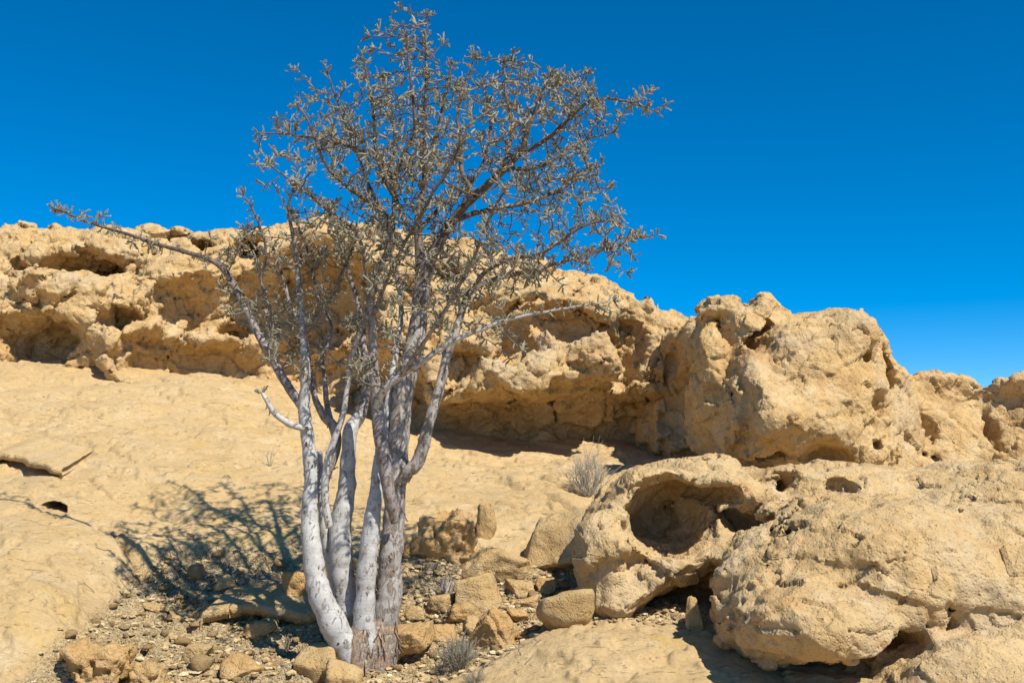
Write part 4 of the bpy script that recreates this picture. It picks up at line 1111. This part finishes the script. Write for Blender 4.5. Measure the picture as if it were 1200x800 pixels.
for k, (a, b, w, h, s, lab) in enumerate(((508, 648, 44, 30, 171, 'angular brown stone against the left side of the knobbly pitted boulder'), (478, 655, 30, 22, 174, 'small angular stone just right of the trunk, at the edge of the bare slope'),
        (548, 668, 36, 22, 178, 'angular stone wedged between the knobbly boulder and the tilted slab'), (600, 678, 30, 20, 183, 'small angular stone at the upper end of the tilted slab'), (515, 722, 38, 20, 187, 'flat angular stone above the thin tilted slab'),
        (606, 732, 30, 18, 190, 'small angular stone behind the low jagged rock'), (482, 728, 34, 18, 194, 'angular chip of rock beside the trunk foot, behind the thin tilted slab'), (640, 694, 28, 16, 197, 'small stone at the base of the big blocky boulder'),
        (556, 742, 34, 18, 203, 'angular stone between the reddish stone and the low jagged rock'), (300, 752, 46, 20, 207, 'low broken stone lying in front of the long flat slab'), (232, 775, 40, 20, 212, 'low angular stone on the gravel between the long flat slab and the pitted rocks'), (285, 800, 52, 24, 216, 'broad low stone on the gravel before the wedge-shaped rock'))):
    put_rock('angular_stone', a, b, w, h, s, lab, planes=8, round_=.015, rough=1.2, cat='stone', mat=M_RED if k % 2 else M_STONE)
stones = [rock_mesh('stone', (1, r_ , h_), 200 + k, sub=2, planes=9, rough=.8, mat=(M_RED if k % 3 == 0 else M_STONE)) for k, (r_, h_) in enumerate(((.8, .5), (.7, .4), (.9, .6), (.6, .35), (.85, .3), (.7, .7), (1, .45), (.75, .25)))]
ZONES = [((110, 780), 'left of the rough pitted brown rock or beside it'), ((215, 700), 'by the edge of the bare left slope'), ((310, 770), 'in front of the long flat slab'), ((310, 690), 'in the tree shadow behind the long flat slab'),
         ((490, 690), 'between the trunk and the tilted slab'), ((500, 770), 'near the thin tilted slab and the grey tuft'), ((600, 740), 'around the low jagged rock'), ((630, 695), 'before the big blocky boulder'), ((520, 665), 'at the foot of the knobbly pitted boulder')]
KINDS = ['squarish ochre', 'oblong tan', 'blocky tan', 'narrow ochre', 'flat tan', 'chunky tan', 'broad ochre', 'thin flat tan']
cand = np.stack((RR.uniform(60, 700, 900), RR.uniform(655, 812, 900)), 1)
cpos = hits(cand[:, 0], cand[:, 1]); cmask = basin_mask(cpos[:, 0], cpos[:, 1]); cz = ground_z(cpos[:, 0], cpos[:, 1])
cnt = 0
spots = []
for (px, py), p, bm_, z in zip(cand, cpos, cmask, cz):
    if cnt >= 230: break
    if bm_ < .6 or (395 < px < 465 and 715 < py): continue
    w = 8 + 18 * RR.rand() ** 2.4
    if any((px - a) ** 2 + (py - b) ** 2 < (0.55 * (w + c)) ** 2 for a, b, c in spots): continue
    spots.append((px, py, w))
    kd = RR.randint(len(stones))
    o = bpy.data.objects.new('stone', stones[kd]); COL.objects.link(o)
    s = w * p[1] / FPX
    o.location = (p[0], p[1], z - .10 * s)
    o.rotation_euler = (RR.uniform(-.25, .25), RR.uniform(-.25, .25), RR.uniform(0, 6.28)); o.scale = (s, s, s * RR.uniform(.8, 1.3))
    zone = min(ZONES, key=lambda q: (q[0][0] - px) ** 2 + 2 * (q[0][1] - py) ** 2)[1]
    size = 'pebble-sized' if w < 10 else 'fist-sized' if w < 16 else 'larger'
    tag(o, f'{size} {KINDS[kd]} loose stone {zone}', 'stone', 'loose stones in the rubble around the tree')
    cnt += 1

# ---- plates of bedrock standing proud of the slope over a dark gap
def plate(name, front, depth, lift, thick, label, mat, seed, back_lift=-.05, ends=.24):
    """front: pixel rows along the near edge, left to right; the far edge dips into the slope"""
    fx = np.array(front, float)
    nu, nv = 70, 34
    u = np.linspace(0, 1, nu); px = np.interp(u, np.linspace(0, 1, len(fx)), fx[:, 0]); py = np.interp(u, np.linspace(0, 1, len(fx)), fx[:, 1])
    f = hits(px, py)
    r = np.random.RandomState(seed)
    f[:, 1] = np.convolve(np.pad(f[:, 1], 8, 'edge'), np.ones(17) / 17, 'valid') + 0.10 * fbm(f * (1, 0, 0), .30, 4, .6, seed=seed)
    top, bot = [], []
    base = float(np.median(ground_z(f[:, 0], f[:, 1]) - GS(f[:, 0], f[:, 1])))
    for v in np.linspace(0, 1, nv):
        e = sstep(0, ends, u) * sstep(0, ends, 1 - u)
        x = f[:, 0] + .25 * v * depth * (0.5 - u); y = f[:, 1] + v * depth
        g = GS(x, y) + base
        h = (lift * (1 - v) + back_lift * v) * e - (thick + .03) * (1 - e)
        q = np.stack((x, y, g), 1)
        top.append(np.stack((x, y, g + h + thick + .012 * fbm(q, .12, 4, .6, seed=seed) - .15 * thick * (v < .02)), 1))
        bot.append(np.stack((x, y + .01 * (v < .02), g + h + .015 * fbm(q, .1, 3, seed=seed + 3)), 1))
    T = np.array(top); B = np.array(bot)
    V = np.vstack((T.reshape(-1, 3), B.reshape(-1, 3)))
    i = np.arange(nu * nv).reshape(nv, nu); o = nu * nv
    F = [np.stack((i[:-1, :-1], i[:-1, 1:], i[1:, 1:], i[1:, :-1]), 2).reshape(-1, 4), np.stack((i[:-1, :-1], i[1:, :-1], i[1:, 1:], i[:-1, 1:]), 2).reshape(-1, 4) + o]
    for a in (i[0], i[-1][::-1], i[:, 0][::-1], i[:, -1]):
        F.append(np.stack((a[:-1], a[:-1] + o, a[1:] + o, a[1:]), 1))
    c = V.mean(0); c[2] = V[:, 2].min()
    ob = link(name, mesh_np(name, V - c, np.vstack(F)), mat); ob.location = c
    return tag(ob, label, 'rock')
plate('rock_slab', [(-40, 546), (0, 549), (30, 555), (60, 560), (88, 561)], .85, .075, .06, 'wide slab jutting out of the bare left slope over a dark crack', M_SLAB, 3)
plate('flat_slab', [(232, 742), (262, 734), (300, 736), (340, 738), (384, 734)], .42, .05, .07, 'long flat slab with a dark gap beneath, left of the tree foot', M_STONE, 9, .02, .05)
plate('thin_ledge', [(140, 712), (165, 716), (190, 722), (212, 730)], .16, .02, .025, 'thin broken ledge at the edge of the bare left slope', M_STONE, 12, -.01)
plate('thin_ledge', [(196, 708), (215, 706), (236, 710)], .14, .02, .022, 'small flat ledge above the long flat slab, in the rubble', M_STONE, 15, -.01)

# ------------------------------------------------------------------ gravel, too fine to count
def pebbles(n, seed):
    r = np.random.RandomState(seed)
    S, F = ico(1)
    P0, sz = [], []
    A = np.radians(r.uniform(-27, 10, n * 8)); R = 5.4 + 3.2 * r.rand(n * 8)
    x, y = np.sin(A) * R, np.cos(A) * R
    px, py = PX(np.stack((x, y, GS(x, y)), 1))
    dens = np.interp(px, [250, 450], [.5, 1]) * (0.45 + 0.55 * sstep(-0.1, 0.25, fbm(np.stack((x, y, 0 * x), 1), 0.5, 3, seed=2)))
    k = (r.rand(n * 8) < basin_mask(x, y) * dens) & (px > -30) & (py < 830)
    x, y = x[k][:n], y[k][:n]; n = len(x)
    z = ground_z(x, y)
    s = 0.006 + 0.026 * r.rand(n) ** 4
    var = S[None] * (1 + 0.6 * (r.rand(n, len(S), 1) - .5))
    var = var * (s[:, None, None] * np.stack((np.ones(n), r.uniform(.5, 1, n), r.uniform(.22, .6, n)), 1)[:, None])
    a = r.uniform(0, 6.28, n); ca, sa = np.cos(a)[:, None], np.sin(a)[:, None]
    X = np.stack((var[..., 0] * ca - var[..., 1] * sa, var[..., 0] * sa + var[..., 1] * ca, var[..., 2]), 2)
    X = X + np.stack((x, y, z + .25 * s), 1)[:, None]
    FF = F[None] + (np.arange(n) * len(S))[:, None, None]
    me = mesh_np('gravel', X.reshape(-1, 3), FF.reshape(-1, 3), False)
    tone = np.repeat(r.rand(n), len(S)); attr(me, 'tone', tone)
    return me
def gravel_material():
    t = NT('gravel_stone')
    at = t.n('ShaderNodeAttribute', attribute_name='tone')
    c = t.ramp(at.outputs['Fac'], (0.0, (0.27, 0.19, 0.11)), (0.35, (0.46, 0.33, 0.17)), (0.75, (0.55, 0.41, 0.22)), (1.0, (0.62, 0.51, 0.34)))
    return t.done(c, t.bump(t.noise(t.coord(), 90.0, 4), .004, .6))
tag(link('gravel', pebbles(11000, 4), gravel_material()), 'tan gravel and rock chips covering the ground around the tree', 'gravel', kind='stuff')

# ------------------------------------------------------------------ dead twig litter
def GSF(x, y): return ground_z(x, y)
def sticks(n, zones, seed, lo, hi, rad):
    r = np.random.RandomState(seed); parts = []
    for (a, b, sx, sy, f) in zones:
        k = int(n * f)
        for p in hits(a + r.normal(size=k) * sx, b + r.normal(size=k) * sy):
            L = r.uniform(lo, hi); t = r.uniform(0, 6.28); q = np.array((math.cos(t), math.sin(t)))
            ends = [p[:2] + q * L * k + r.normal(size=2) * L * .06 for k in (-.5, 0, .5)]
            z = GSF([e[0] for e in ends], [e[1] for e in ends]) + rad * 1.2 + np.abs(r.normal(size=3)) * .006
            parts.append(tube(np.array([(*e, zz, rad * r.uniform(.5, 1.3)) for e, zz in zip(ends, z)]), 4))
    return join(parts)
def flat_mat(name, a, b, scale=30.0):
    t = NT(name); return t.done(t.mix(t.noise(t.coord(), scale, 3), a, b))
M_LITTER = flat_mat('grey_dead_wood', (0.15, 0.125, 0.10), (0.30, 0.26, 0.21))
sv_, sf_ = sticks(1100, ((230, 675, 45, 14, .22), (330, 690, 40, 16, .2), (500, 665, 28, 14, .18), (530, 695, 25, 12, .12), (620, 700, 26, 12, .1), (300, 760, 70, 18, .1), (560, 755, 30, 12, .08)), 3, .03, .11, .0022)
tag(link('twig_litter', mesh_np('twig_litter', sv_, sf_), M_LITTER), 'grey dead twig litter strewn over the rubble', 'twigs', kind='stuff')

# ------------------------------------------------------------------ small plants
def bush(name, px, py, w, h, n, seed, rad, mat, label, cat, spread=1.0, forks=3, Y=None, curl=.3):
    p = hit(px, py) if Y is None else P(px, py, Y)
    m = p[1] / FPX; r = np.random.RandomState(seed); parts = []
    root = bpy.data.objects.new(name, None); COL.objects.link(root); root.location = p
    for k in range(n):
        a = r.uniform(0, 6.28); e = r.rand() ** .6
        tip = np.array((math.cos(a) * e * .5 * w * m * spread, math.sin(a) * e * .5 * w * m * spread, h * m * (1.05 - .45 * e * e) * r.uniform(.65, 1.1)))
        base = np.array((math.cos(a), math.sin(a), 0)) * .06 * w * m * r.rand(); base[2] = -.02
        mid = base * .4 + tip * .55 + r.normal(size=3) * curl * .1 * h * m
        parts.append(tube(smooth_path([(*base, rad), (*mid, rad * .7), (*tip, rad * .3)], .03), 4))
        for _ in range(forks):
            s = base + (mid - base) * r.uniform(.5, 1) if r.rand() < .4 else mid + (tip - mid) * r.uniform(0, .7)
            t2 = s + (tip - base) * r.uniform(.15, .4) + r.normal(size=3) * .12 * h * m
            parts.append(tube(np.array([(*s, rad * .55), (*(s * .5 + t2 * .5 + r.normal(size=3) * .01), rad * .4), (*t2, rad * .2)]), 3))
    v, f = join(parts)
    tag(link('stems', mesh_np(name, v, f), mat, root), kind='stuff')
    return tag(root, label, cat)
M_DRY = flat_mat('bleached_stems', (0.38, 0.34, 0.28), (0.50, 0.46, 0.39))
M_GREY = flat_mat('grey_stems', (0.24, 0.21, 0.16), (0.38, 0.34, 0.26))
bush('dry_shrub', 690, 580, 46, 52, 60, 1, .0036, M_DRY, 'bleached leafless dry shrub at the foot of the shaded cliff alcove', 'shrub', 1.25, 5, curl=1.2)
bush('grey_tuft', 537, 786, 56, 36, 150, 2, .0022, M_GREY, 'dense low grey-brown tuft of fine stems right of the trunk foot', 'shrub', 1.0, 4, curl=.8)
bush('pale_plant', 521, 698, 34, 20, 26, 3, .0035, flat_mat('pale_leaves', (0.42, 0.37, 0.36), (0.58, 0.52, 0.50)), 'tiny pale star-shaped plant in the rubble before the tilted slab', 'plant', 1.2, 0, curl=.1)
bush('dry_sprig', 316, 546, 16, 26, 7, 4, .003, M_GREY, 'tiny dry sprig standing alone on the bare slope', 'plant', .8, 1)
bush('small_tuft', 556, 800, 30, 14, 50, 6, .002, M_GREY, 'small dark dry tuft below the dense grey tuft', 'plant', 1.2, 2)
bush('cushion_plant', 116, 348, 26, 9, 60, 5, .006, flat_mat('grey_green', (0.16, 0.16, 0.10), (0.25, 0.24, 0.16)), 'small grey-green cushion plant on the cliff shelf', 'plant', 1.1, 2, Y=12.45)
